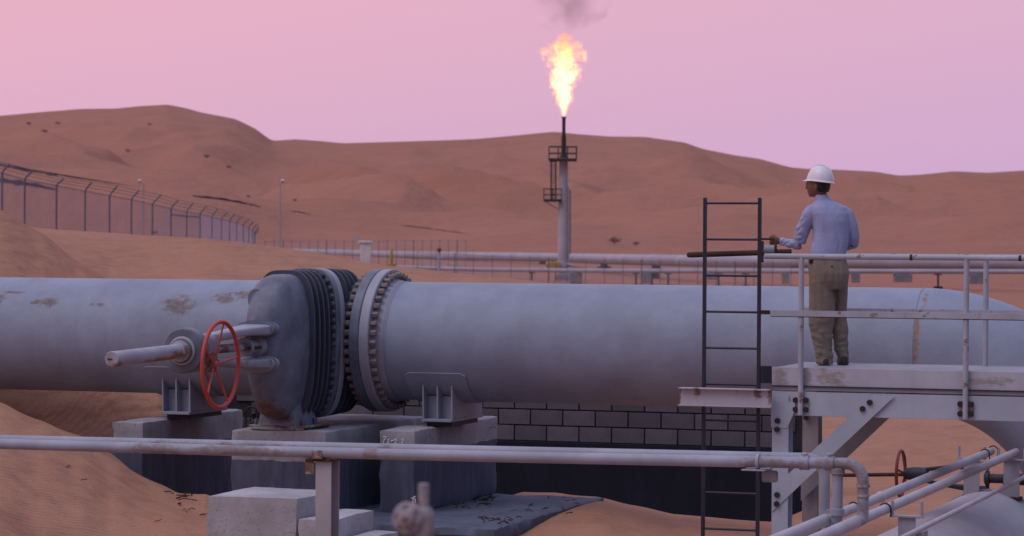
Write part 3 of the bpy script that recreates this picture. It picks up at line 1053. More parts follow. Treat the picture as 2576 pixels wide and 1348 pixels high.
for q in (R(80), R(8), R(-64), R(-136), R(152)):
    bm = NB()
    # angle measured as it reads from the right-hand face
    pe = Vector((WC.x, -3.4 + math.cos(q) * -1 * wheel_r * -1, WZ + math.sin(q) * wheel_r))
    ps = hub_c + (pe - hub_c).normalized() * .02
    tube(bm, [ps, pe], [.0115, .0095], 8)
    sp = part(va, 'spoke', bm, M['red'])
    sp.parent = wh
bm = NB()
lathe(bm, hub_c - Vector((.035, 0, 0)), (1, 0, 0), [(.03, 0), (.036, .01), (.036, .06), (.022, .075)], 14)
hb = part(va, 'wheel_hub', bm, M['red'])
hb.parent = wh

# small drain valve under the body, left of the foot
dc = fcp(632, 1043, .7)
dv = thing('drain_valve', 'small black drain valve with a tiny hand wheel beside the foot of the big valve', 'valve', (dc.x, dc.y, -1.93))
bm = NB()
tube(bm, [(dc.x, dc.y + math.sin(q) * .02, dc.z + math.sin(q) * .082) if False else (dc.x + math.cos(q) * .072, dc.y, dc.z + math.sin(q) * .082) for q in np.linspace(0, 2 * PI, 25)[:-1]], .011, 8, closed=True)
wl = part(dv, 'hand_wheel', bm, M['black_bolt'])
for q in (.3, 2.4, 4.5):
    bm = NB()
    tube(bm, [dc, dc + Vector((math.cos(q) * .07, 0, math.sin(q) * .08))], .008, 6)
    x = part(dv, 'spoke', bm, M['black_bolt'])
    x.parent = wl
bm = NB()
tube(bm, [dc + Vector((0, 0, 0)), dc + Vector((0, .22, 0))], .018, 8)
part(dv, 'stem', bm, M['rust'])
bm = NB()
lathe(bm, dc + Vector((-.08, .25, -.02)), (1, 0, 0), [(.05, 0), (.05, .02), (.035, .03), (.035, .2), (.05, .21), (.05, .25)], 14)
tube(bm, [dc + Vector((.17, .25, -.02)), dc + Vector((.42, .25, .0))], .028, 8)
part(dv, 'body', bm, M['dark_steel'])
bm = NB()
box(bm, dc + Vector((-.10, .05, -.20)), dc + Vector((-.08, .07, -.02)))
box(bm, dc + Vector((-.12, .03, -.215)), dc + Vector((.1, .28, -.195)))
part(dv, 'bracket', bm, M['black_bolt'])

# ------------------------------------------------------------------ concrete: pedestals, pad, steps
from mathutils import noise as mnoise


def cast_box(bm, lo, hi, bev=.02, step=.055, amp=.006, chip=.03):
    """hand-cast concrete block: worn edges, chipped corners, slightly wavy faces"""
    lo, hi = Vector(lo), Vector(hi)
    d = hi - lo
    n_ = [max(2, min(46, int(d[i] / step))) for i in range(3)]
    cache = {}

    def vert(i, j, k):
        key = (i, j, k)
        if key not in cache:
            p = Vector((lo.x + d.x * i / n_[0], lo.y + d.y * j / n_[1], lo.z + d.z * k / n_[2]))
            # round the edges: pull inwards where two or more faces meet
            q = p.copy()
            on = [(i in (0, n_[0])), (j in (0, n_[1])), (k in (0, n_[2]))]
            m = sum(on)
            nn_ = mnoise.fractal(p * 3.1, .6, 2.1, 4)
            ch = max(0.0, mnoise.noise(p * 7.3 + Vector((3, 1, 7))) - .12) * chip * 2.6
            for a_ in range(3):
                if on[a_]:
                    sg = -1 if (i, j, k)[a_] == 0 else 1
                    pull = 0.0
                    if m >= 2:
                        pull = bev * .5 + ch
                    q[a_] = p[a_] - sg * (pull + amp * (.5 + nn_))
            cache[key] = bm.verts.new(q)
        return cache[key]
    nx, ny, nz_ = n_
    for i in range(nx):
        for j in range(ny):
            bm.faces.new((vert(i, j, 0), vert(i + 1, j, 0), vert(i + 1, j + 1, 0), vert(i, j + 1, 0)))
            bm.faces.new((vert(i, j, nz_), vert(i + 1, j, nz_), vert(i + 1, j + 1, nz_), vert(i, j + 1, nz_)))
    for i in range(nx):
        for k in range(nz_):
            bm.faces.new((vert(i, 0, k), vert(i + 1, 0, k), vert(i + 1, 0, k + 1), vert(i, 0, k + 1)))
            bm.faces.new((vert(i, ny, k), vert(i + 1, ny, k), vert(i + 1, ny, k + 1), vert(i, ny, k + 1)))
    for j in range(ny):
        for k in range(nz_):
            bm.faces.new((vert(0, j, k), vert(0, j + 1, k), vert(0, j + 1, k + 1), vert(0, j, k + 1)))
            bm.faces.new((vert(nx, j, k), vert(nx, j + 1, k), vert(nx, j + 1, k + 1), vert(nx, j, k + 1)))


BZ = -1.93


def pedestal(label, s0, s1, t0, t1, zb):
    o_ = (s0 / 2 + s1 / 2, -(t0 + t1) / 2, zb)
    bm = NB()
    cast_box(bm, (s0, -t1, zb), (s1, -t0, BZ), .018, .055, .005, .010)
    for q in bm.verts:      # hand-cast edges are never quite straight
        q.co += Vector((math.sin(q.co.y * 5 + q.co.z * 9), math.sin(q.co.x * 7 + q.co.z * 4), math.sin(q.co.x * 4 + q.co.y * 3))) * .004
    m = thing('concrete_pedestal', label, 'pedestal', o_, group='concrete pedestals under the pipe')
    part(m, 'block', bm, M['block'] if zb > -3 else M['block_sunk'])
    return m


p = fcp(278, 1100, 1.07)
p2 = fcp(360, 1100, 1.07)
pedestal('left concrete pedestal half sunk in sand under the rust blotched pipe', p.x, p2.x, -1.45, 1.07, -3.1)
p = fcp(577, 1100, 1.62)
p2 = fcp(820, 1100, 1.62)
pedestal('wide concrete pedestal carrying the ribbed gate valve', p.x, p2.x, -1.2, 1.62, -3.1)
p = fcp(951, 1150, 1.07)
p2 = fcp(1044, 1150, 1.07)
b3 = pedestal('concrete pedestal with chalk mark standing on the dark pad', p.x, p2.x, -1.45, 1.07, -2.775)


def chalk(root, strokes, t_, r=.0065):
    for st in strokes:
        bm = NB()
        tube(bm, [fcp(u, v, t_) for u, v in st], r, 6)
        part(root, 'chalk_mark', bm, M['chalk'])


def cb(lst):   # from an enlargement of the photograph to frame units
    return [(754.7 + x * .2071, 1069.1 + y * .2071) for x, y in lst]


chalk(b3, [cb([(1012, 150), (1025, 140), (1043, 146), (1040, 168), (1022, 180)]), cb([(1030, 165), (1018, 205), (1010, 236)]),
           cb([(1080, 172), (1068, 180), (1070, 195), (1080, 208), (1074, 222), (1062, 222)]),
           cb([(1105, 196), (1122, 188), (1135, 195)]),
           cb([(1148, 180), (1166, 175), (1172, 188), (1150, 225), (1180, 222)]),
           cb([(1232, 178), (1250, 172), (1256, 186), (1240, 196), (1254, 206), (1250, 220), (1232, 220)])], 1.075)
cc = lambda lst: [(880.5 + x * .1232, 1182.4 + y * .1232) for x, y in lst]
chalk(b3, [cc([(1250, 580), (1285, 565), (1290, 600), (1283, 680), (1290, 770)]), cc([(1300, 590), (1320, 575), (1332, 600), (1335, 665)]), cc([(1290, 560), (1320, 545), (1340, 535)])], 1.075)

# bitumen-coated pad
zt = -2.77
c_nr = fch(1256, 1331, zt)
c_br = fch(1512, 1251, zt)
s_r = (c_nr.x + c_br.x) / 2
bm = NB()
cast_box(bm, (-1.9, c_nr.y, zt - .16), (s_r, c_br.y, zt + .006), .02, .06, .005, .035)
for q in bm.verts:
    q.co.z += .004 * math.sin(q.co.x * 9 + q.co.y * 6)
solo('concrete_pad', 'low dark bitumen coated slab under the chalk marked pedestal', 'slab', bm, M['pad'], (s_r - 1, c_nr.y + 1, zt - .16))

# steps in the foreground
TS = 5.85
sa, sb, sc2, sdd = fcp(519, 1300, TS).x, fcp(747, 1300, TS).x, fcp(838, 1300, TS).x, fcp(905, 1300, TS).x
z1 = fcp(540, 1245, TS).z
dstep = .165
stp = thing('concrete_steps', 'pale concrete steps leading down to the right in the foreground', 'steps', ((sa + sdd) / 2, -TS + .45, -2.9))
for k, (x0, x1, zz) in enumerate(((sa, sb, z1), (sb + .002, sc2, z1 - dstep), (sc2 + .002, sdd, z1 - 2 * dstep))):
    bm = NB()
    cast_box(bm, (x0, -TS + .004 * k, -3.1), (x1, -TS + .92 - .004 * k, zz), .014, .055, .004, .008)
    for q in bm.verts:
        q.co += Vector((math.sin(q.co.y * 9 + q.co.z * 7), math.sin(q.co.x * 8 + q.co.z * 6), math.sin(q.co.x * 6 + q.co.y * 5))) * .004
    part(stp, 'step', bm, M['steps'])

# ------------------------------------------------------------------ block wall behind the pipe
TW = -5.25
ws0, ws1 = fcp(560, 1020, TW).x, fcp(2018, 1060, TW).x
zpl = -2.475
wl = thing('block_wall', 'grey concrete block wall on a black coated, shade darkened footing behind the pipe', 'wall', ((ws0 + ws1) / 2, -TW + .1, -3.4))
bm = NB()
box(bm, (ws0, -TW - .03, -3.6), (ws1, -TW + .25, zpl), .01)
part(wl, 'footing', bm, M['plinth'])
bm = NB()
box(bm, (ws0 + .01, -TW + .022, zpl + .001), (ws1 - .01, -TW + .2, zpl + 5 * .195))
part(wl, 'mortar', bm, M['mortar'])
bl, bh = .415, .195
bm = NB()
box(bm, (-bl / 2 + .009, 0, .008), (bl / 2 - .009, .19, bh - .008), .003)
BRK = to_mesh('block', bm, M['brick'])
bm = NB()
box(bm, (-bl / 4 + .011, 0, .010), (bl / 4 - .011, .19, bh - .008), .006)
BRKH = to_mesh('half_block', bm, M['brick'])
nb = int((ws1 - ws0) / bl)
off0 = fcp(1580, 1040, TW).x
for r_ in range(5):
    ph = (off0 + (bl / 2 if r_ % 2 == 0 else 0)) % bl
    x = ws0 + ((ph - ws0) % bl)
    while x + bl < ws1 + .01:
        inst(wl, 'block', BRK, Matrix.Translation((x + bl / 2, -TW + random.uniform(-.003, .003), zpl + r_ * bh)) @ Matrix.Rotation(random.uniform(-.007, .007), 4, 'Y') @ Matrix.Rotation(random.uniform(-.006, .006), 4, 'Z'))
        x += bl
M['post'] = painted('post_paint', (.40, .40, .42), dirt=.35, rough=.65, rust=.12, rustcol=(.15, .07, .035))

# ------------------------------------------------------------------ foreground pipes on posts
TFP = 7.75
FPR = .0415
pl = fcp(-60, 1114.5, TFP)
pr = fcp(2128, 1166, TFP)
dirp = (pr - pl).normalized()
sidep = Vector((0, 1, 0))


def clamp_ring(root, c, d, r, mat, wdt=.03, name='clamp'):
    bm = NB()
    lathe(bm, Vector(c) - Vector(d).normalized() * wdt / 2, d, [(r, 0), (r + .012, .002), (r + .012, wdt - .002), (r, wdt)], 20, cap=False)
    return part(root, name, bm, mat)


M['fg_pipe'] = painted('foreground_pipe_paint', (.33, .36, .43), dirt=.38, rough=.5, rust=.06, rscale=2.2, rustcol=(.13, .085, .06), ropac=.6, spec=.3,
                       spots=[((fcp(u, v, TFP) - pl).x, (fcp(u, v, TFP) - pl).y, (fcp(u, v, TFP) - pl).z, rx, .5, rz) for u, v, rx, rz in
                              ((395, 1128, .3, .07), (600, 1130, .55, .05), (640, 1135, .5, .04), (935, 1135, .10, .08), (1890, 1168, .15, .1), (1960, 1172, .4, .07), (2120, 1175, .3, .12), (2162, 1235, .10, .35))])
fp = thing('foreground_pipe', 'nearer thin pipe across the foreground ending in a rusty elbow', 'pipe', pl, group='thin pipes across the foreground')
eb = fcp(2165, 1310, TFP)
bm = NB()
rb = .125
c_el = pr + Vector((0, 0, -rb))
pts = [pl - dirp * 3, pl, pl.lerp(pr, .33) - Vector((0, 0, .011)), pl.lerp(pr, .66) - Vector((0, 0, .009)), pr] + arc(c_el, (0, 0, 1), (1, 0, 0), rb, R(8), R(82), 10)
pts += [c_el + Vector((rb, 0, 0)), Vector((c_el.x + rb, c_el.y, eb.z))]
tube(bm, pts, FPR, 24)
part(fp, 'barrel', bm, M['fg_pipe'])
xe = c_el.x + rb
for zz in (c_el.z - .03, c_el.z - .10):
    clamp_ring(fp, (xe, -TFP, zz), (0, 0, 1), FPR - .004, M['rust_mid'], .02, 'weld_seam')
for u in (2024, 2088):
    q = fcp(u, 1165, TFP)
    q = pl + dirp * ((q.x - pl.x) / dirp.x)
    clamp_ring(fp, q, dirp, FPR, M['fg_pipe'], .07)
    bm = NB()
    lathe(bm, q + Vector((0, 0, FPR - .002)), (0, 0, 1), [(.028, 0), (.028, .026), (.022, .032)], 12)
    part(fp, 'plug', bm, M['fg_pipe'])
# tee down to the diagonal pipe
q = fcp(2107, 1160, TFP)
q = pl + dirp * ((q.x - pl.x) / dirp.x)
bm = NB()
zb = fcp(2107, 1296, TFP).z
lathe(bm, q, (0, 0, -1), [(.036, .03), (.052, .04), (.052, .072), (.040, .08), (.040, -(zb - q.z) - .05), (.052, -(zb - q.z) - .045), (.052, -(zb - q.z))], 20)
part(fp, 'tee_branch', bm, M['fg_pipe'])
q9 = q.copy()

fp2 = thing('foreground_pipe', 'farther thin pipe just behind the one crossing the foreground', 'pipe', pl + Vector((0, .25, 0)), group='thin pipes across the foreground')
bm = NB()
offb = Vector((0, .30, .006))
xq = fcp(2074, 1200, TFP - .30)
endp = Vector((xq.x - .125, -TFP + .30, pl.z + (xq.x - pl.x) * dirp.z / dirp.x + .006))
c2 = endp + Vector((0, 0, -.125))
zb2 = fcp(2075, 1305, TFP - .30).z
pts = [pl - dirp * 3 + offb, pl + offb, pl.lerp(pr, .5) + offb, endp] + arc(c2, (0, 0, 1), (1, 0, 0), .125, R(8), R(82), 8) + [c2 + Vector((.125, 0, 0)), Vector((c2.x + .125, c2.y, zb2))]
tube(bm, pts, FPR, 20)
part(fp2, 'barrel', bm, M['fg_pipe'])


def fg_post(label, u, v_top, full=True):
    q = fcp(u, v_top, TFP)
    zc = pl.z + (q.x - pl.x) * dirp.z / dirp.x - FPR
    r = thing('pipe_post', label, 'post', (q.x, -TFP + .02, -2.9), group='posts under the thin foreground pipes')
    hw = .064
    bm = NB()
    box(bm, (q.x - hw, -TFP - .005, -3.2), (q.x + hw, -TFP + .008, zc - .035), .002)
    part(r, 'front_flange', bm, M['post'])
    bm = NB()
    box(bm, (q.x - .005, -TFP + .009, -3.2), (q.x + .005, -TFP + .15, zc - .035))
    part(r, 'web', bm, M['post'])
    bm = NB()
    box(bm, (q.x - hw, -TFP + .151, -3.2), (q.x + hw, -TFP + .163, zc - .035), .002)
    part(r, 'rear_flange', bm, M['post'])
    bm = NB()
    box(bm, (q.x - .14, -TFP - .03, zc - .034), (q.x + .07, -TFP + .33, zc - .018), .003)
    part(r, 'cap_plate', bm, M['rust'])
    bm = NB()
    box(bm, (q.x - .145, -TFP - .018, zc - .135), (q.x - .075, -TFP - .008, zc - .035), .002)
    part(r, 'hanger', bm, M['rust_mid'])
    bm = NB()
    box(bm, (q.x - .08, -TFP - .05, zc - .017), (q.x + .005, -TFP + .05, zc + .05), .004)
    part(r, 'shoe', bm, M['rust_mid'])
    return r



fg_post('grey steel post with rusty cap holding the foreground pipe above the steps', 814, 1160)
# hanger bracket near the platform column
q = fcp(1905, 1165, TFP)
zc = pl.z + (q.x - pl.x) * dirp.z / dirp.x
hb_ = thing('pipe_hanger', 'small clamp and bracket on the foreground pipe below the ladder', 'bracket', (q.x, -TFP, zc - .1))
clamp_ring(hb_, (q.x + .005, -TFP, zc), dirp, FPR, M['rail_plain'] if 'rail_plain' in M else M['railing'], .025, 'strap')
bm = NB()
box(bm, (q.x - .10, -TFP - .075, zc - FPR - .022), (q.x + .07, -TFP + .3, zc - FPR - .012), .002)
part(hb_, 'angle_bar', bm, M['plain'])
bm = NB()
box(bm, (q.x + .02, -TFP + .05, zc - FPR - .11), (q.x + .14, -TFP + .06, zc - FPR - .023), .012)
part(hb_, 'bracket_plate', bm, M['rust_mid'])

# ------------------------------------------------------------------ diagonal pipes running away at lower right
ZD = -2.0
DR = .0375


def ydir_line(label, u, v, z, r, y0, y1, mat, rings=(), welds=(), group=None):
    p = fch(u, v, z)
    th_ = thing('diagonal_pipe', label, 'pipe', (p.x, p.y, z), group=group)
    bm = NB()
    tube(bm, [(p.x, y0, z), (p.x, (y0 + y1) / 2, z), (p.x, y1, z)], r, 20)
    part(th_, 'barrel', bm, mat)
    for uu, vv in rings:
        yy = fch(uu, vv, z).y
        bm = NB()
        pts = arc((p.x, yy, z), (1, 0, 0), (0, 0, 1), r + .007, R(0), R(180), 14)
        pts = [pts[0] - Vector((0, 0, .055))] + pts + [pts[-1] - Vector((0, 0, .055))]
        tube(bm, pts, .006, 8)
        part(th_, 'u_bolt', bm, M['rust'])
    for uu, vv in welds:
        yy = fch(uu, vv, z).y
        bm = NB()
        lathe(bm, (p.x, yy, z), (0, 1, 0), [(r, 0), (r + .008, .006), (r + .008, .03), (r, .036)], 20, cap=False)
        part(th_, 'coupling', bm, mat)
    return th_, p


M['diag'] = painted('diagonal_pipe_paint', (.46, .455, .50), dirt=.25, rough=.55, rust=.06, rscale=3, rustcol=(.2, .1, .05), spec=.3)
crop = lambda x, y: (2138.3 + .2165 * x, 1056.6 + .2165 * y)
dA, pA = ydir_line('upper of the two pale diagonal pipes, with twin u-bolts', *crop(800, 710), ZD, DR, -9.3, -.6, M['diag'],
                   rings=[crop(1450, 390), crop(1540, 350), crop(215, 1030)], welds=[crop(450, 900)], group='pale diagonal pipes at lower right')
dB, pB = ydir_line('lower of the two pale diagonal pipes, joined by the rusty elbow', *crop(800, 865), ZD, DR, -10, -.6, M['diag'],
                   rings=[crop(500, 1040)], welds=[crop(1930, 290), crop(200, 1190)], group='pale diagonal pipes at lower right')
zC = -2.1
dC, pC = ydir_line('thin pale rod running up across the half buried pipe', *crop(1400, 975), zC, .020, -8.5, fch(*crop(1960, 650), zC).y, M['diag'], group='pale diagonal pipes at lower right')
bm = NB()
ye = fch(*crop(1960, 650), zC).y
tube(bm, [(pC.x, ye - .01, zC + .0), (pC.x, ye - .01, zC - .10)], .012, 8)
part(dC, 'hook', bm, M['rust'])
x6 = lambda x, y: (1911.9 + .2444 * x, 1018.8 + .2444 * y)
d0, p0 = ydir_line('thin diagonal pipe at the bottom edge beneath the dark drop pipe', *x6(500, 1262), zb2, .040, -11, -TFP + .30, M['diag'], group='pale diagonal pipes at lower right')
# valve-like flanged end where the light branch meets pipe A
bm = NB()
yy = -TFP + .10
for dy_ in (-.02, .03):
    lathe(bm, (pA.x, yy + dy_, ZD), (0, 1, 0), [(.03, 0), (.066, .002), (.066, .034), (.03, .036)], 24)
part(dA, 'flange', bm, M['fg_pipe'])
bm = NB()
tube(bm, [(q9.x, -TFP, zb + .02), (q9.x, -TFP, ZD), (pA.x, yy, ZD)], .041, 16)
part(dA, 'elbow', bm, M['fg_pipe'])
bm = NB()
lathe(bm, (pA.x, -10.5, ZD), (0, 1, 0), [(.043, 0), (.043, 10.5 - TFP + .02), (.038, 10.5 - TFP + .05)], 20)
part(dA, 'near_barrel', bm, M['diag'])
bm = NB()
tube(bm, [(xe, -TFP, eb.z + .02), (xe, -TFP, ZD + .02), (pB.x, -TFP - .05, ZD)], .042, 16)
part(dB, 'elbow', bm, M['fg_pipe'])
bm = NB()
lathe(bm, (pB.x, -11, ZD), (0, 1, 0), [(.044, 0), (.044, 11 - TFP + .06), (.038, 11 - TFP + .12)], 20)
part(dB, 'near_barrel', bm, M['diag'])

# half-buried big pipe beneath them
S2 = 5.06
z2 = -2.36 - .61
t = thing('buried_pipe', 'wide pale half buried pipe at the lower right corner', 'pipe', (S2, -4, z2))
bm = NB()
yseam = fch(*crop(1550, 822), -2.36).y
lathe(bm, (S2, -11, z2), (0, 1, 0), [(.61, 0), (.61, 11 + yseam - .02)], 64)
part(t, 'barrel', bm, M['diag'])
bm = NB()
lathe(bm, (S2, yseam + .06, z2), (0, 1, 0), [(.60, 0), (.60, -.6 - yseam), (.5, -.3 - yseam)], 64)
part(t, 'barrel', bm, M['diag'])
bm = NB()
lathe(bm, (S2, yseam - .019, z2), (0, 1, 0), [(.60, 0), (.626, .008), (.626, .07), (.60, .078)], 64)
part(t, 'seam_collar', bm, M['plain'])


def tee_post(label, x, y, zbase, ztop, w=.075):
    r = thing('pipe_stand', label, 'post', (x, y, zbase), group='short stands under the diagonal pipes')
    bm = NB()
    box(bm, (x - w, y - .006, zbase), (x + w, y + .006, ztop), .002)
    part(r, 'front_flange', bm, M['plain'])
    bm = NB()
    box(bm, (x - .006, y + .007, zbase), (x + .006, y + .12, ztop), .001)
    part(r, 'web', bm, M['plain'])
    bm = NB()
    box(bm, (x - w - .01, y - .02, zbase - .03), (x + w + .01, y + .14, zbase - .001), .002)
    part(r, 'rusty_base', bm, M['rust'])
    bm = NB()
    box(bm, (x - w - .06, y - .03, ztop + .001), (x + w + .06, y + .03, ztop + .016), .002)
    part(r, 'cross_bar', bm, M['plain'])
    for dx in (-w - .045, w + .045):
        bm = NB()
        tube(bm, [(x + dx, y, ztop + .01), (x + dx, y, ztop + .12)], .012, 8)
        part(r, 'stud', bm, M['plain'])
    return r


a = fch(*crop(1400, 830), -2.36)
tee_post('stand under the upper diagonal pipe on top of the buried pipe', a.x, a.y + .05, -2.40, ZD - DR - .02)
a = fch(*crop(1840, 850), -2.36)
tee_post('stand under the lower diagonal pipe on top of the buried pipe', a.x + .02, a.y + .05, -2.40, ZD - DR - .02)
a = fch(*crop(630, 1130), ZD - DR - .02)
tee_post('nearest stand clamping the diagonal pipes with an upright stud', a.x + .02, a.y, -3.1, ZD - DR - .02, .065)
a = fch(*crop(700, 1270), -2.17)
bm = NB()
box(bm, (a.x - .05, a.y - .10, -3.0), (a.x + .12, a.y + .08, -2.17), .01)
solo('support_block', 'small grey steel block beside the nearest pipe stand', 'block', bm, M['plain'], (a.x, a.y, -2.9))

# red-wheeled valve lying beyond
wc = fcp(2266, 1191, -2.6)
bv = thing('side_valve', 'small dark valve with upright red wheel on the sand beyond the diagonal pipes', 'valve', (wc.x + .6, wc.y, -3.05))
bm = NB()
tube(bm, [(wc.x, wc.y + math.cos(q) * .245, wc.z + math.sin(q) * .245) for q in np.linspace(0, 2 * PI, 41)[:-1]], .018, 8, closed=True)
whl = part(bv, 'hand_wheel', bm, M['darkred'])
for q in (R(75), R(165), R(-105), R(-15)):
    bm = NB()
    tube(bm, [(wc.x + .05, wc.y, wc.z), (wc.x, wc.y + math.cos(q) * .245, wc.z + math.sin(q) * .245)], .012, 6)
    part(bv, 'spoke', bm, M['darkred']).parent = whl
bm = NB()
a = fcp(2178, 1196, -2.6)
tube(bm, [(a.x - .25, wc.y, a.z - .005), (wc.x + .2, wc.y, wc.z)], .021, 10)
part(bv, 'stem', bm, M['rust'])
bm = NB()
lathe(bm, (wc.x + .03, wc.y, wc.z), (1, 0, 0), [(.04, 0), (.06, .03), (.075, .1), (.075, .25), (.05, .27)], 16)
part(bv, 'gear_hub', bm, M['dark_steel'])
for dz in (.085, -.11):
    bm = NB()
    loft(bm, [sering((wc.x + .25, wc.y, wc.z + dz * .6), (0, .03, 0), (0, 0, .022), 3, 12), sering((wc.x + .5, wc.y, wc.z + dz), (0, .03, 0), (0, 0, .022), 3, 12),
              sering((wc.x + .95, wc.y, wc.z + dz * 1.4), (0, .05, 0), (0, 0, .05), 3, 12)])
    part(bv, 'yoke_arm', bm, M['dark_steel'])
bm = NB()
lathe(bm, (wc.x + .9, wc.y, wc.z - .02), (1, 0, 0), [(.05, 0), (.085, .02), (.085, .05), (.05, .06), (.05, .2), (.085, .21), (.085, .25), (.06, .3), (.07, .6)], 24)
part(bv, 'bonnet', bm, M['dark_steel'])
bm = NB()
lathe(bm, (wc.x + 1.5, wc.y + .18, wc.z - .1), (0, -1, 0), [(.11, 0), (.13, .02), (.13, .34), (.11, .36)], 24)
tube(bm, [(wc.x + 1.5, wc.y, wc.z - .2), (wc.x + 1.5, wc.y, -3.2)], .12, 16)
part(bv, 'body', bm, M['dark_steel'])
M['deck'] = painted('deck_paint', (.30, .32, .37), dirt=.3, rough=.6)

# ------------------------------------------------------------------ platform
TPF, TPB = 3.83, 2.72
DECK = fcp(2000, 924, TPF).z
sL = fcp(1942, 950, TPF).x
sR = fcp(2576, 950, TPF).x + 1.2
pf = thing('platform', 'white painted steel platform with rust streaks where the man stands', 'platform', (sL + 1, -3.3, -3.05))
zch1 = fcp(2040, 986, TPF).z
zch0 = fcp(2040, 1046, TPF).z
zt0 = fcp(1960, 969, TPF).z
MPL = M['platform']
M['deck_edge'] = painted('deck_edge_paint', (.44, .47, .54), dirt=.28, rust=.10, rough=.55, rscale=4.5, spec=.3, rustcol=(.16, .12, .075), ropac=.55,
                         spots=[(fcp(u, v, TPF).x - sL - 1, -.53, fcp(u, v, TPF).z + 3.05, rx, .4, rz) for u, v, rx, rz in
                                ((1962, 952, .10, .12), (2030, 955, .08, .12), (2085, 948, .16, .10), (2105, 960, .13, .12), (2072, 935, .06, .08), (2500, 960, .3, .06))])
for y0, y1, mt in ((-TPF, -TPF + .008, M['deck_edge']), (-TPB - .008, -TPB, MPL)):
    bm = NB()
    box(bm, (sL, y0, zt0), (sR, y1, DECK), .002)
    part(pf, 'edge_plate', bm, mt)
bm = NB()
box(bm, (sL + .02, -TPF + .010, DECK - .03), (sR, -TPB - .010, DECK - .004))
part(pf, 'deck_plate', bm, M['deck'])
bm = NB()
box(bm, (sL - .005, -TPF - .022, zt0 - .006), (sL + .03, -TPF + .05, zt0 - .001))
box(bm, (sL + .031, -TPF - .022, zt0 - .008), (sR, -TPF + .05, zt0 - .002))
part(pf, 'edge_angle', bm, M['dark_steel'])
for yy, s_ in ((-TPF, 1), (-TPB, -1)):
    bm = NB()
    box(bm, (sL + .01, yy - .004, zch1 + .012), (sR, yy + .010, zt0 - .009), .002)
    part(pf, 'grating_frame', bm, M['plain'])
    bm = NB()
    y1 = yy + .06 * s_
    box(bm, (sL, min(yy - .012, yy + .004), zch0), (sR, max(yy - .012, yy + .004), zch1), .002)
    box(bm, (sL, min(yy + .005 * s_, y1), zch1 - .014), (sR, max(yy + .005 * s_, y1), zch1 - .001))
    box(bm, (sL, min(yy + .005 * s_, y1), zch0 + .001), (sR, max(yy + .005 * s_, y1), zch0 + .014))
    part(pf, 'channel_beam', bm, MPL)
for k in range(6):
    bm = NB()
    x = sL + .35 + k * .62
    box(bm, (x, -TPF + .07, zch0 + .05), (x + .05, -TPB - .07, zch1 - .002))
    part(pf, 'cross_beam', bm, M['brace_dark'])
BB = to_mesh('bolt', hexhead(.026, .022), M['black_bolt'], 25)


def pbolt(u, v, y):
    p = fcp(u, v, -y)
    inst(pf, 'bolt', BB, Matrix.Translation((p.x, y, p.z)) @ Matrix.Rotation(R(90), 4, 'X'))


def colm(t_front, mt, label=None):
    """wide flange column: front flange, web, rear flange"""
    p0, p1 = fcp(1944, 1100, TPF), fcp(1985, 1100, TPF)
    y = -t_front
    for nm, lo, hi in (('column_flange', (p0.x, y - .012, -3.3), (p1.x, y, zch1 - .03)),
                       ('column_web', ((p0.x + p1.x) / 2 - .006, y + .001, -3.3), ((p0.x + p1.x) / 2 + .006, y + .139, zch0)),
                       ('column_flange', (p0.x, y + .14, -3.3), (p1.x, y + .152, zch0 - .002))):
        bm = NB()
        box(bm, lo, hi, .002)
        part(pf, nm, bm, mt)


colm(TPF + .014, MPL)
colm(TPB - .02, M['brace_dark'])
# gusset plate
y = -TPF - .034
bm = NB()
plate(bm, [Vector((fcp(u, v, TPF).x, y, fcp(u, v, TPF).z)) for u, v in ((1941, 1008), (2003, 1010), (2002, 1032), (1982, 1076), (1942, 1074))], (0, .007, 0))
part(pf, 'gusset_plate', bm, MPL)
for u, v in ((1956, 1058), (1955, 1080), (1955, 1245), (1954, 1268)):
    pbolt(u, v - 1 if v > 1100 else v, y)
# braces


def brace(tt, mt, nm):
    y = -tt - .036
    a, b = fcp(1940, 1262, TPF), fcp(2218, 1000, TPF)
    d = (b - a).normalized()
    nrm = Vector((-d.z, 0, d.x))
    hw = .070
    b2 = b + d * .08
    corners = [a + nrm * -hw + d * .02, b2 - nrm * hw - d * .06, b2 + nrm * hw + d * .10, a + nrm * hw + d * .13]
    # upper end is cut level, lower end is cut upright
    poly = []
    for p_ in (a - nrm * hw, b - nrm * hw, b + nrm * hw, a + nrm * hw):
        poly.append(p_)
    xl = fcp(1945, 1200, TPF).x
    zu = zch1 - .015
    def hit_x(p_, x):
        return p_ + d * ((x - p_.x) / d.x)
    def hit_z(p_, z):
        return p_ + d * ((z - p_.z) / d.z)
    poly = [hit_x(a - nrm * hw, xl), hit_z(b - nrm * hw, zu), hit_z(b + nrm * hw, zu), hit_x(a + nrm * hw, xl)]
    bm = NB()
    plate(bm, [Vector((p_.x, y, p_.z)) for p_ in poly], (0, .008, 0))
    o1 = Vector((0, .009, 0))
    e0, e1 = poly[3] + d * .25, poly[2] - d * .3
    e0.y = e1.y = y
    n2 = -nrm * .010
    plate(bm, [e0 + o1, e1 + o1, e1 + o1 + Vector((0, .06, 0)), e0 + o1 + Vector((0, .06, 0))], n2)
    part(pf, 'brace', bm, mt)


brace(TPF, MPL, 'brace')
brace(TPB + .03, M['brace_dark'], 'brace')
for u, v in ((2188, 1012), (2170, 1028)):
    pbolt(u, v, -TPF - .036)
for u, v in ((2028, 1050), (2024, 1230), (2026, 1215)):
    pbolt(u, v, -TPB - .01)

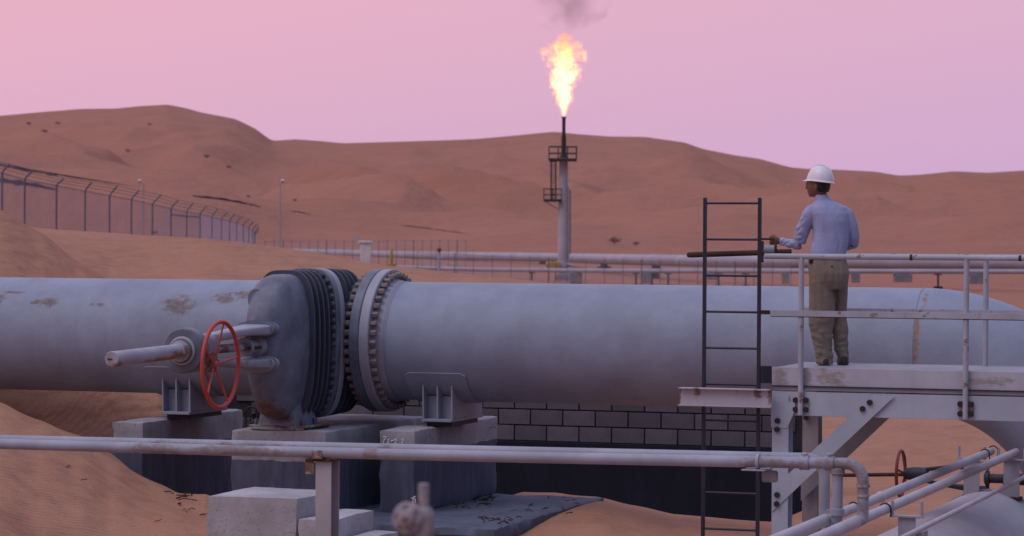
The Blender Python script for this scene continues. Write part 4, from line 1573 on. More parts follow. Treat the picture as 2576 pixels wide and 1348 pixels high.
# railing: posts, hand rail, mid rail
zr = fcp(2015, 645, TPF).z
zm1, zm0 = fcp(2040, 781, TPF).z, fcp(2040, 797, TPF).z
RL = M['railing']
for yy in (-TPF - .035, -TPB + .0):
    x0 = fcp(1926, 645, TPF).x if yy < -3 else sL + .3
    bm = NB()
    n_ = 14
    tube(bm, [(x0 + (sR - x0) * i / n_, yy, zr) for i in range(n_ + 1)], .0245, 16)
    part(pf, 'hand_rail', bm, RL)
    bm = NB()
    box(bm, (fcp(1942, 790, TPF).x, yy - .030, zm0 + .004), (sR, yy - .025, zm1), .001)
    box(bm, (fcp(1942, 790, TPF).x, yy - .024, zm1 - .006), (sR, yy + .02, zm1 - .001), .001)
    part(pf, 'mid_rail', bm, RL)
bm = NB()
box(bm, (fcp(1942, 790, TPF).x + .004, -TPF - .060, zm0 - .003), (sR, -TPF - .055, zm0 + .003))
part(pf, 'rust_edge', bm, M['rust'])


def rpost(s, yy, base=True):
    bm = NB()
    tube(bm, [(s, yy, zch0 - .002 + .01), (s, yy, zr - 1e-3)], .0235, 14)
    part(pf, 'rail_post', bm, RL)
    if base:
        bm = NB()
        box(bm, (s - .066, yy + .012, zch0 + .03), (s + .066, yy + .022, zch0 + .16), .003)
        part(pf, 'post_bracket', bm, M['rust_mid'])
        for dx in (-.045, .045):
            for dz in (.055, .135):
                inst(pf, 'bolt', BB, Matrix.Translation((s + dx, yy + .012, zch0 + dz)) @ Matrix.Rotation(R(90), 4, 'X'))


rpost(fcp(2015, 850, TPF + .035).x, -TPF - .035)
rpost(fcp(2430, 850, TPF + .035).x, -TPF - .035)
rpost(fcp(2480, 750, TPB).x, -TPB, False)
# rust bands on the hand rail
for u in (2292, 2566):
    q = fcp(u, 645, TPF + .035)
    bm = NB()
    lathe(bm, (q.x - .01, -TPF - .035, zr), (1, 0, 0), [(.0245, 0), (.0262, .003), (.0262, .021), (.0245, .024)], 16, cap=False)
    part(pf, 'joint_sleeve', bm, M['rust'])

# bracket beam carrying the ladder
q0, q1 = fcp(1709, 976, 3.99), fcp(1940, 983, 3.99)
zb1, zb0 = fcp(1830, 977, 3.99).z, fcp(1830, 1023, 3.99).z
lb = thing('ladder_bracket', 'short white beam with rusty holes holding the ladder to the platform', 'beam', ((q0.x + q1.x) / 2, -3.97, zb0))
M['bracket_beam'] = painted('bracket_beam_paint', (.45, .45, .50), dirt=.25, rust=.12, rough=.6, rustcol=(.12, .06, .035),
                            spots=[(fcp(1752, 990, 3.99).x - (q0.x + q1.x) / 2, 0, .12, .045, .2, .09), (fcp(1905, 990, 3.99).x - (q0.x + q1.x) / 2, 0, .11, .05, .2, .10), (q1.x - (q0.x + q1.x) / 2, 0, .10, .05, .2, .12), (q0.x - (q0.x + q1.x) / 2, 0, .1, .02, .2, .12)])
bm = NB()
box(bm, (q0.x, -3.975, zb0 + .010), (q1.x, -3.965, zb1 - .012))
part(lb, 'web', bm, M['bracket_beam'])
for nm, za, zb_ in (('top_flange', zb1 - .011, zb1), ('bottom_flange', zb0, zb0 + .009)):
    bm = NB()
    box(bm, (q0.x - .004, -4.02, za), (q1.x, -3.93, zb_), .002)
    part(lb, nm, bm, M['bracket_beam'])

# ladder
TLD = 3.88
la = thing('ladder', 'dark steel ladder rising past the left end of the platform', 'ladder', (fcp(1842, 900, TLD).x, -TLD, -3.05))
for u in (1774, 1911.5):
    a = fcp(u, 497, TLD)
    bm = NB()
    box(bm, (a.x - .014, -TLD - .02, -3.3), (a.x + .014, -TLD + .02, a.z), .003)
    part(la, 'stile', bm, M['ladder'])
xs0, xs1 = fcp(1774, 700, TLD).x + .0145, fcp(1911.5, 700, TLD).x - .0145
for k in range(10):
    z = fcp(1842, 511 + 91.2 * k, TLD).z
    bm = NB()
    tube(bm, [(xs0, -TLD, z), (xs1, -TLD, z)], .0105, 10)
    part(la, 'rung', bm, M['ladder'])

for x in (xs0 - .0145, xs1 + .0145):
    bm = NB()
    box(bm, (x - .035, -TLD - .028, zb1 - .075), (x + .035, -TLD - .0205, zb1 - .025), .002)
    box(bm, (x - .030, -3.929, zb1 - .070), (x + .030, -TLD - .0285, zb1 - .030))
    part(la, 'clip', bm, M['rust'])
# rusty bar and hoop at the ladder opening
TRB = 3.60
a, b = fcp(1735, 641, TRB), fcp(1990, 633, TRB)
rb_ = thing('rusty_bar', 'thick rust brown bar across the ladder opening with a hoop handle', 'bar', (b.x, -TRB, DECK), )
bm = NB()
dd = (b - a).normalized()
lathe(bm, a, dd, [(.012, -.025), (.020, -.018), (.0245, 0), (.0245, (b - a).length)], 16)
part(rb_, 'bar', bm, M['rust'])
bm = NB()
hp = [fcp(u, v, TRB + .02) for u, v in ((1914, 601), (1946, 601), (1951.5, 606), (1952, 632))]
tube(bm, hp, .0095, 8)
part(rb_, 'hoop', bm, M['rust'])
bm = NB()
h0, h1 = fcp(1923, 626, TRB + .01), fcp(1950, 626, TRB + .01)
lathe(bm, h0, (1, 0, 0), [(.03, 0), (.036, .003), (.036, h1.x - h0.x - .003), (.03, h1.x - h0.x)], 14)
part(rb_, 'sleeve', bm, M['saddle'])
bm = NB()
h0 = fcp(1912, 645, TRB)
box(bm, (h0.x - .004, -TRB - .015, fcp(1912, 660, TRB).z), (h0.x + .03, -TRB + .015, fcp(1912, 606, TRB).z), .003)
part(rb_, 'upright', bm, M['rust'])
for v0, v1, u0, u1, nm in ((780, 791, 1913, 1956, 'rail_stub'), (920, 964, 1913, 1941, 'end_plate')):
    p0_, p1_ = fcp(u0, v0, TPF - .06), fcp(u1, v1, TPF - .06)
    bm = NB()
    box(bm, (p0_.x, -TPF + .055, p1_.z), (p1_.x, -TPF + .065, p0_.z), .002)
    part(pf, nm, bm, M['rust'] if nm == 'rail_stub' else M['dark_steel'])

# ------------------------------------------------------------------ the man on the platform
ZM = 24.93
base = at(2085, 925, ZM)
dk = f2w(Vector((0, 0, 0)))
man_org = Vector((base.x, base.y, DECK))
dz_m = DECK - at(2085, 926, ZM).z


def mp_(u, v, dy=0.0):
    p = at(u, v, ZM)
    return Vector((p.x, ZM + dy, p.z + dz_m))


PX = ZM / F
man = thing('person', 'man in white hard hat, blue check shirt and khaki trousers standing on the platform', 'person', man_org, fc=False)


def remesh(name, bm, mat, vox=.008, smooth=6, disp=None):
    me = to_mesh(name + '_src', bm, None, 60, man_org)
    o = bpy.data.objects.new(name, me)
    COL.objects.link(o)
    r = o.modifiers.new('r', 'REMESH')
    r.mode = 'VOXEL'
    r.voxel_size = vox
    if smooth:
        s = o.modifiers.new('s', 'SMOOTH')
        s.factor = .5
        s.iterations = smooth
    dg = bpy.context.evaluated_depsgraph_get()
    me2 = bpy.data.meshes.new_from_object(o.evaluated_get(dg))
    me2.name = name
    if disp:
        n_ = len(me2.vertices)
        co = np.zeros(n_ * 3)
        no = np.zeros(n_ * 3)
        me2.vertices.foreach_get('co', co)
        me2.vertex_normals.foreach_get('vector', no)
        co = co.reshape(-1, 3)
        no = no.reshape(-1, 3)
        co += no * disp(co)[:, None]
        me2.vertices.foreach_set('co', co.ravel())
    me2.materials.clear()
    me2.materials.append(mat)
    me2.shade_smooth()
    o.modifiers.clear()
    o.data = me2
    bpy.data.meshes.remove(me)
    o.parent = man
    return o


def hring(v, cu, hw, hd, dy=0.0, n=2.3, tilt=0.0, seg=24):
    """level ring: centre row v, centre column cu, half width in frame units, half depth in metres"""
    return sering(mp_(cu, v, dy), (hw * PX, tilt, 0), (0, hd, 0), n, seg)


def limb(bm, pts, rs, n=14, ry=None):
    # densify
    P, Q, Y = [], [], []
    for i in range(len(pts) - 1):
        for k in range(4):
            f = k / 4
            P.append(pts[i].lerp(pts[i + 1], f))
            Q.append(rs[i] * (1 - f) + rs[i + 1] * f)
            if ry:
                Y.append(ry[i] * (1 - f) + ry[i + 1] * f)
    P.append(pts[-1])
    Q.append(rs[-1])
    if ry:
        Y.append(ry[-1])
    tube(bm, P, Q, n, ry=Y if ry else None)


M['skin'] = painted('skin', (.19, .092, .055), dirt=.15, rough=.55, streak=False, bump=.03)
M['hair'] = painted('black_hair', (.012, .010, .010), dirt=.3, rough=.5, streak=False, bump=.4)
M['hat'] = painted('white_hat_plastic', (.74, .75, .80), dirt=.06, rough=.35, streak=False, bump=.02, spec=.5)
M['belt'] = painted('dark_belt_leather', (.018, .016, .02), dirt=.3, rough=.5, streak=False)
M['shoe'] = painted('dark_shoe_leather', (.035, .026, .022), dirt=.3, rough=.6, streak=False)


def cloth_mat(name, col, check=None):
    g = NG(name)
    c = g.mix(g.ramp(g.noise(7, 5, .6), .3, .7), tuple(x * .86 for x in col), tuple(x * 1.08 for x in col))
    if check:
        sp = g.n('ShaderNodeSeparateXYZ')
        g.l(g.tc.outputs['Object'], sp.inputs[0])
        m_ = None
        for ax_, fr in (('X', 2 * PI / .022), ('Z', 2 * PI / .022)):
            wv = g.math('SINE', g.math('MULTIPLY', g.math('ADD', sp.outputs[ax_], g.math('MULTIPLY', g.noise(6, 2, .5), .02)), fr))
            r_ = g.ramp(wv, .72, .95)
            m_ = r_ if m_ is None else g.math('ADD', m_, r_)
        c = g.mix(g.math('MULTIPLY', m_, .5, True), c, check)
    h = g.math('ADD', g.math('MULTIPLY', g.noise(9, 5, .6, stretch=(1, 1, .45), dist=.8), .7), g.math('MULTIPLY', g.noise(130, 2, .6), .05))
    g.bump(h, .7, .03)
    return g.done(c, .95, 0, .1)


M['shirt'] = cloth_mat('check_shirt_cotton', (.35, .40, .60), (.28, .32, .53))
M['khaki'] = cloth_mat('khaki_cotton', (.235, .205, .165))

# body, one skin: torso, neck, head, arms, hands, legs
sh_l = [mp_(2037, 545, .0), mp_(2026, 572, .02), mp_(2017, 600, .05), mp_(2014, 618, .07)]
fo_l = [mp_(2014, 619, .07), mp_(1992, 620, .12), mp_(1966, 615, .16)]
sh_r = [mp_(2131, 548, .0), mp_(2142, 575, .0), mp_(2149, 602, .02), mp_(2148, 620, .05)]
fo_r = [mp_(2148, 620, .06), mp_(2139, 627, .18), mp_(2122, 628, .27)]
hd = mp_(2060, 478, .02)
bm = NB()
loft(bm, [hring(700, 2084, 40, .10), hring(650, 2082, 38, .10), hring(600, 2088, 38, .10), hring(548, 2086, 44, .10), hring(522, 2080, 34, .08, .01), hring(510, 2072, 16, .055, .02)])
limb(bm, [mp_(2072, 520, .02), mp_(2066, 500, .02), mp_(2062, 480, .02)], [16 * PX, 15.5 * PX, 16 * PX])
# skull and face, turned to the left and away
fdir = Vector((-.84, .54, 0)).normalized()
sdir = Vector((fdir.y, -fdir.x, 0))
for k in (1,):
    rr = []
    for v, f0, f1, sw in ((436, -.03, .04, .045), (446, -.075, .085, .068), (458, -.092, .100, .076), (470, -.093, .104, .078), (480, -.086, .103, .076), (489, -.062, .098, .068), (497, -.03, .094, .055), (503, .02, .085, .036)):
        c0 = mp_(2060, v, .02)
        rr.append(sering(c0 + fdir * (f0 + f1) / 2, fdir * (f1 - f0) / 2, sdir * sw, 2.2, 22))
    loft(bm, list(reversed(rr)))
nose = mp_(2060, 478, .02) + fdir * .104
loft(bm, [sering(nose + Vector((0, 0, .035)), fdir * .010, sdir * .010, 2, 10), sering(nose + fdir * .006 + Vector((0, 0, .01)), fdir * .016, sdir * .013, 2, 10), sering(nose + fdir * .010 + Vector((0, 0, -.012)), fdir * .018, sdir * .017, 2, 10), sering(nose + Vector((0, 0, -.022)), fdir * .01, sdir * .012, 2, 10)])
lip = mp_(2060, 490, .02) + fdir * .094
loft(bm, [sering(lip + Vector((0, 0, .010)), fdir * .010, sdir * .022, 2, 10), sering(lip, fdir * .015, sdir * .026, 2, 10), sering(lip - Vector((0, 0, .012)), fdir * .009, sdir * .022, 2, 10)])
brow = mp_(2060, 471, .02) + fdir * .094
loft(bm, [sering(brow - sdir * .05, fdir * .011, (0, 0, .010), 2, 10), sering(brow, fdir * .015, (0, 0, .012), 2, 10), sering(brow + sdir * .05, fdir * .011, (0, 0, .010), 2, 10)])
for sg in (-1, 1):
    ear = mp_(2061, 479, .02) + sdir * (.080 * sg) - fdir * .008
    loft(bm, [sering(ear + Vector((0, 0, .03)), fdir * .012, sdir * .006, 2, 10), sering(ear + Vector((0, 0, .01)) - fdir * .004, fdir * .019, sdir * .010, 2, 10), sering(ear - Vector((0, 0, .012)), fdir * .014, sdir * .009, 2, 10), sering(ear - Vector((0, 0, .03)), fdir * .008, sdir * .006, 2, 10)])
limb(bm, sh_l, [.050, .046, .040, .038])
limb(bm, fo_l, [.038, .034, .026])
limb(bm, sh_r, [.050, .046, .040, .038])
limb(bm, fo_r, [.038, .034, .026])
for s_, hx in ((-1, 2066), (1, 2112)):
    dy = .0 if s_ < 0 else .10
    k0 = 2067 if s_ < 0 else 2116
    k1 = 2076 if s_ < 0 else 2124
    limb(bm, [mp_(hx, 690, dy * .3), mp_(hx + 1, 745, dy * .5), mp_(k0, 815, dy), mp_(k0 + 3, 850, dy), mp_(k1, 915, dy)], [.055, .050, .044, .042, .036])
# left hand round the hoop: palm, four fingers, thumb
hw0 = mp_(1966, 615, .16)
bar = mp_(1951, 612, .155)
loft(bm, [sering(hw0, (0, .026, 0), (0, 0, .022), 2.4, 14), sering(hw0 + Vector((-.022, -.005, .006)), (0, .026, 0), (0, 0, .034), 2.6, 14),
          sering(hw0 + Vector((-.05, -.012, .006)), (0, .020, 0), (0, 0, .040), 2.8, 14), sering(hw0 + Vector((-.066, -.014, .006)), (0, .014, 0), (0, 0, .038), 2.8, 14)])
for k, (dz, ln_) in enumerate(((.036, .9), (.014, 1.0), (-.008, .97), (-.029, .8))):
    k0 = hw0 + Vector((-.062, -.012, dz + .004))
    pts = [k0, k0 + Vector((-.026, -.016, 0)) * ln_, k0 + Vector((-.034, -.040, -.003)) * ln_, k0 + Vector((-.018, -.056, -.005)) * ln_]
    limb(bm, pts, [.0098, .0092, .0085, .0072], 10)
th0 = hw0 + Vector((-.03, .008, .034))
limb(bm, [th0, th0 + Vector((-.022, .012, .018)), th0 + Vector((-.046, -.008, .012)), th0 + Vector((-.056, -.026, .004))], [.013, .0115, .0105, .008], 10)
# right hand resting in front of the belt
rw = fo_r[-1]
loft(bm, [sering(rw + Vector((.02, -.01, 0)), (0, .022, 0), (0, 0, .026), 2.4, 14), sering(rw + Vector((-.02, .012, 0)), (0, .020, 0), (0, 0, .036), 2.6, 14), sering(rw + Vector((-.065, .03, -.005)), (0, .014, 0), (0, 0, .040), 2.8, 14)])
for dz, ln_ in ((.03, .9), (.010, 1.0), (-.012, .96), (-.032, .8)):
    k0 = rw + Vector((-.062, .028, dz - .005))
    limb(bm, [k0, k0 + Vector((-.035, .004, 0)) * ln_, k0 + Vector((-.06, -.012, -.006)) * ln_, k0 + Vector((-.07, -.03, -.01)) * ln_], [.0098, .0092, .0085, .0072], 10)
limb(bm, [rw + Vector((-.02, .01, .034)), rw + Vector((-.045, .0, .055)), rw + Vector((-.07, -.01, .058))], [.013, .011, .008], 10)
remesh('body', bm, M['skin'], .0065, 2)

# shirt
bm = NB()
loft(bm, [hring(660, 2081, 45.5, .128), hring(652, 2081, 46, .130), hring(640, 2083, 46.5, .132), hring(618, 2089, 46, .130), hring(590, 2091, 46, .128), hring(565, 2090, 48, .130),
          hring(545, 2087, 51, .125, .005), hring(530, 2084, 47, .112, .01), hring(520, 2079, 35, .095, .015), hring(512, 2073, 22, .075, .02), hring(506, 2069, 17, .068, .02)])
limb(bm, [mp_(2050, 535, .005)] + sh_l, [.062, .066, .064, .062, .052])
limb(bm, [fo_l[0], mp_(2002, 621, .09), fo_l[1], mp_(1978, 617, .14), mp_(1967, 615, .16)], [.052, .046, .040, .034, .036])
limb(bm, [mp_(2118, 537, .005)] + sh_r, [.058, .060, .057, .052, .048])
limb(bm, fo_r[:2] + [mp_(2130, 628, .22)], [.048, .042, .036])
# stand collar
for v, hw, hd_, dy, cu in ((510, 20, .078, .02, 2070),):
    loft(bm, [hring(512, 2070, 19.5, .075, .02), hring(505, 2067.5, 18, .070, .022), hring(497, 2066, 16.5, .064, .026)])


def vnoise(co, sx, sy, sz, off=0.0):
    return np.array([mnoise.noise(Vector((x * sx + off, y * sy, z * sz))) for x, y, z in co])


def shirt_folds(co):
    x, y, z = co.T
    arm = np.clip((-.185 - x) * 14, 0, 1)
    skew = co.copy()
    skew[:, 0] = x + .35 * (z - 1.2)
    long_ = np.abs(vnoise(skew, 17, 14, 3.2)) * 1.6 - .35
    low = np.clip((1.38 - z) * 2.6, .25, 1)
    q2 = np.abs(vnoise(co, 16, 16, 22, 5.0)) * 1.6 - .35
    return long_ * .011 * low * (1 - arm) + arm * q2 * .012


remesh('shirt', bm, M['shirt'], .0075, 5, shirt_folds)

# trousers
bm = NB()
loft(bm, [hring(735, 2085, 45, .125, .02), hring(715, 2085, 49.5, .140, .0), hring(695, 2085.5, 51, .146, -.005), hring(675, 2083, 50, .140, 0), hring(660, 2081.5, 47, .130, 0), hring(654, 2081, 46, .127, 0)])


def leg(rows, dy):
    rr = []
    for v, l_, r_, hd_, dyy in rows:
        rr.append(hring(v, (l_ + r_) / 2, (r_ - l_) / 2, hd_, dy + dyy, 2.2))
    loft(bm, rr)


leg([(924, 2054, 2096, .064, 0), (905, 2052, 2094, .066, 0), (880, 2047, 2093, .070, 0), (850, 2040, 2093.5, .078, 0), (825, 2035.5, 2096, .084, -.005), (800, 2033.5, 2101, .088, -.01), (770, 2034, 2101.5, .096, -.01), (745, 2034.5, 2100, .110, 0), (715, 2035, 2088, .12, 0)], 0)
leg([(924, 2112, 2141, .055, 0), (905, 2108, 2137, .058, 0), (880, 2101, 2135.5, .062, 0), (850, 2097, 2136.5, .070, 0), (835, 2096, 2136.5, .074, 0), (815, 2101, 2133, .078, 0), (790, 2102, 2132, .086, 0), (745, 2100, 2134.5, .105, -.02), (715, 2090, 2135, .12, -.04)], .09)


def leg_folds(co):
    x, y, z = co.T
    lo = np.clip((.60 - z) * 2.5, 0, 1)
    cr = np.abs(vnoise(co, 9, 9, 19, 2.0)) * 1.6 - .35
    lg = np.abs(vnoise(co, 13, 11, 2.6, 9.0)) * 1.6 - .35
    return lo * cr * .012 + lg * .007


remesh('trousers', bm, M['khaki'], .0075, 4, leg_folds)
bm = NB()
pk = [mp_(2071, v_, -.138) for v_ in (692, 692)]
lathe(bm, mp_(2088, 678, -.139), (0, -1, 0), [(.008, 0), (.008, .006), (.004, .008)], 10)
part(man, 'pocket_button', bm, M['belt'])
bm = NB()
loft(bm, [hring(661, 2081.5, 48.3, .1335), hring(653, 2081, 47.8, .1325)])
part(man, 'belt', bm, M['belt'])
bm = NB()
q = mp_(2038, 662, -.06)
box(bm, q + Vector((-.016, -.03, -.03)), q + Vector((.02, .04, .03)), .008, 2)
part(man, 'belt_pouch', bm, M['belt'])
for k1, dy in ((2076, 0), (2126, .09)):
    bm = NB()
    p = mp_(k1, 925, dy)
    zz = DECK
    loft(bm, [sering((p.x - .005, p.y + .06, zz + .002), (.045, 0, 0), (0, .14, 0), 2.6, 20), sering((p.x - .005, p.y + .06, zz + .028), (.047, 0, 0), (0, .142, 0), 2.6, 20),
              sering((p.x - .003, p.y + .05, zz + .05), (.044, 0, 0), (0, .125, 0), 2.4, 20), sering((p.x, p.y + .01, zz + .085), (.04, 0, 0), (0, .065, 0), 2.2, 20), sering((p.x, p.y, zz + .11), (.04, 0, 0), (0, .05, 0), 2, 20)])
    part(man, 'shoe', bm, M['shoe'])
# hair below the hat rim
bm = NB()
rr = []
for v, f0, f1, sw in ((455, -.098, .03, .082), (466, -.103, .022, .084), (476, -.100, .012, .083), (484, -.092, .0, .079), (491, -.080, -.014, .068)):
    c0 = mp_(2060, v, .02)
    rr.append(sering(c0 + fdir * (f0 + f1) / 2, fdir * (f1 - f0) / 2, sdir * sw, 2.2, 22))
loft(bm, list(reversed(rr)))
part(man, 'hair', bm, M['hair'], 70)
# hard hat: crown, ridge, rim and peak; tipped slightly forward
bm = NB()
hc = mp_(2063, 462, .02)
hup = Vector((.10, 0, 1)).normalized()
hf = (fdir - hup * fdir.dot(hup)).normalized()
hs = hup.cross(hf)
rr = []
for k in range(13):
    q = k / 12 * PI / 2
    h_ = math.sin(q) * .146
    w_ = max(math.cos(q) ** .92, .02)
    rr.append(sering(hc + hup * (h_ - .008) - hf * .004, hf * (.122 * w_), hs * (.106 * w_), 2.05, 32))
loft(bm, rr)
hat = part(man, 'hard_hat', bm, M['hat'], 60)
bm = NB()
for k in (-1, 0, 1):
    pts = []
    for i in range(9):
        q = R(20 + 140 * i / 8)
        pts.append(hc + hup * (math.sin(q) * .146 - .008) * 1.004 + hf * (math.cos(q) * .118 - .004) + hs * k * .03 * math.sin(q))
    tube(bm, pts, [.003 + .004 * math.sin(PI * i / 8) for i in range(9)], 8)
part(man, 'ridge', bm, M['hat'], 60).parent = hat
bm = NB()
ro, ri = [], []
for k in range(40):
    q = 2 * PI * k / 40
    pk_ = max(0, math.cos(q)) ** 2
    ro.append((math.cos(q) * (.134 + .030 * pk_), math.sin(q) * (.117 - .004 * pk_), -.006 - .016 * pk_ + .004 * math.cos(q)))
    ri.append((math.cos(q) * .119, math.sin(q) * .103, 0))
up_ = lambda L_, dz: [hc - hf * .004 + hf * a_ + hs * b_ + hup * (c_ + dz - .006) for a_, b_, c_ in L_]
loft(bm, [up_(ri, -.002), up_(ro, -.002), up_(ro, .003), up_(ri, .008)], cap=False)
part(man, 'brim', bm, M['hat'], 60).parent = hat
M['stack'] = painted('stack_paint', (.44, .42, .46), dirt=.25, rough=.6, dscale=.8)
M['tip'] = painted('burnt_steel', (.045, .028, .022), dirt=.6, rust=.5, rough=.8, rscale=2)
M['far_pipe'] = painted('far_pipe_paint', (.34, .34, .40), dirt=.3, rough=.6, dscale=.4)
M['dark_conc'] = concrete('dark_far_concrete', (.10, .095, .105), scale=.6)
M['fence_post'] = painted('fence_post_steel', (.15, .16, .21), dirt=.3, rough=.6, dscale=.8)
M['dark_strip'] = painted('dark_strip_matte', (.045, .035, .055), dirt=.3, rough=.95, dscale=.5)
M['shrub'] = painted('shrub_leaf', (.17, .115, .095), dirt=.5, rough=.9, dscale=1.5, streak=False)
M['weathered'] = painted('weathered_paint', (.33, .31, .34), dirt=.7, rust=.62, rough=.8, rscale=16, dscale=14, rustcol=(.16, .085, .05))

# ------------------------------------------------------------------ flare stack
ZF = 205.0
PF = ZF / F


def fw(u, v, dy=0.0, Z=ZF):
    p = at(u, v, Z)
    return Vector((p.x, p.y + dy, p.z))


def gz(p, dz=0.0):
    return ground_z(p) + dz


fb = fw(1416, 690)
gb = gz(fb)
fs = thing('flare_stack', 'tall pale flare stack with two railed landings and a burning tip', 'flare stack', (fb.x, fb.y, gb), fc=False)
cx = fb.x
zt_ = lambda v: fw(1416, v).z
bm = NB()
lathe(bm, (cx, ZF, gb - .5), (0, 0, 1), [(.39, 0), (.39, zt_(600) - gb), (.375, zt_(560) - gb + .5), (.33, zt_(500) - gb + .5), (.31, zt_(406) - gb + .5), (.31, zt_(398) - gb + .5)], 24)
part(fs, 'stack_tube', bm, M['stack'])
bm = NB()
lathe(bm, (cx, ZF, zt_(397)), (0, 0, 1), [(.31, 0), (.25, .15), (.17, .3), (.17, zt_(345) - zt_(397)), (.125, zt_(338) - zt_(397)), (.125, zt_(298) - zt_(397)), (.165, zt_(297) - zt_(397)), (.165, zt_(293.5) - zt_(397))], 20)
part(fs, 'flare_tip', bm, M['tip'])


def landing(u0, u1, v, vr, name='landing', posts=4):
    a, b = fw(u0, v), fw(u1, v)
    bm = NB()
    dpt = (b.x - a.x) / 2
    box(bm, (a.x, ZF - min(dpt, 1.0), a.z - .09), (b.x, ZF + min(dpt, 1.0), a.z + .09))
    part(fs, name, bm, M['dark_steel'])
    top = fw(u0, vr).z
    bm = NB()
    y0, y1 = ZF - min(dpt, 1.0) + .03, ZF + min(dpt, 1.0) - .03
    for zz in (top, (top * .5 + a.z * .5)):
        tube(bm, [(a.x, y0, zz), (b.x, y0, zz), (b.x, y1, zz), (a.x, y1, zz)], .032, 6, closed=True)
    for i in range(posts):
        xx = a.x + (b.x - a.x) * i / (posts - 1)
        for yy in (y0, y1):
            tube(bm, [(xx, yy, a.z), (xx, yy, top)], .032, 6)
    part(fs, 'landing_rail', bm, M['dark_steel'])


landing(1381, 1450, 402, 369)
landing(1368, 1412, 504, 475, posts=3)
bm = NB()
for u in (1386, 1398):
    tube(bm, [fw(u, 404, -.3), fw(u, 502, -.3)], .055, 6)
for k in range(16):
    a = fw(1386, 408 + k * 6, -.3)
    tube(bm, [a, a + Vector((.34, 0, 0))], .028, 5)
part(fs, 'upper_ladder', bm, M['dark_steel'])
bm = NB()
tube(bm, [fw(1373, 508), fw(1408, 528)], .04, 6)
part(fs, 'landing_brace', bm, M['plain'])
bm = NB()
tube(bm, [fw(1430, 470, -.2), fw(1430, 668, -.2)], .06, 8)
part(fs, 'riser_pipe', bm, M['plain'])
bm = NB()
for u in (1431, 1435):
    tube(bm, [fw(u, 478, .3), fw(u, 640, .3)], .03, 6)
for k in range(22):
    a = fw(1431, 482 + k * 7, .3)
    tube(bm, [a, a + Vector((.12, 0, 0))], .02, 4)
part(fs, 'side_ladder', bm, M['dark_steel'])
bm = NB()
box(bm, fw(1400, 712, -.9), fw(1450, 690, .9), .05)
part(fs, 'plinth', bm, M['far_conc'])
bm = NB()
lathe(bm, (cx, ZF, zt_(672)), (0, 0, 1), [(.40, 0), (.62, .02), (.62, .10), (.40, .12)], 20)
part(fs, 'base_flange', bm, M['plain'])
bm = NB()
for u0, v0, u1, v1 in ((1400, 668, 1414, 664), (1398, 660, 1399, 676), (1422, 664, 1442, 668), (1424, 690, 1440, 684)):
    tube(bm, [fw(u0, v0, -.6), fw(u1, v1, -.6)], .09, 8)
part(fs, 'piping', bm, M['plain'])

# flame and smoke
FCX = cx
zf0 = zt_(294)


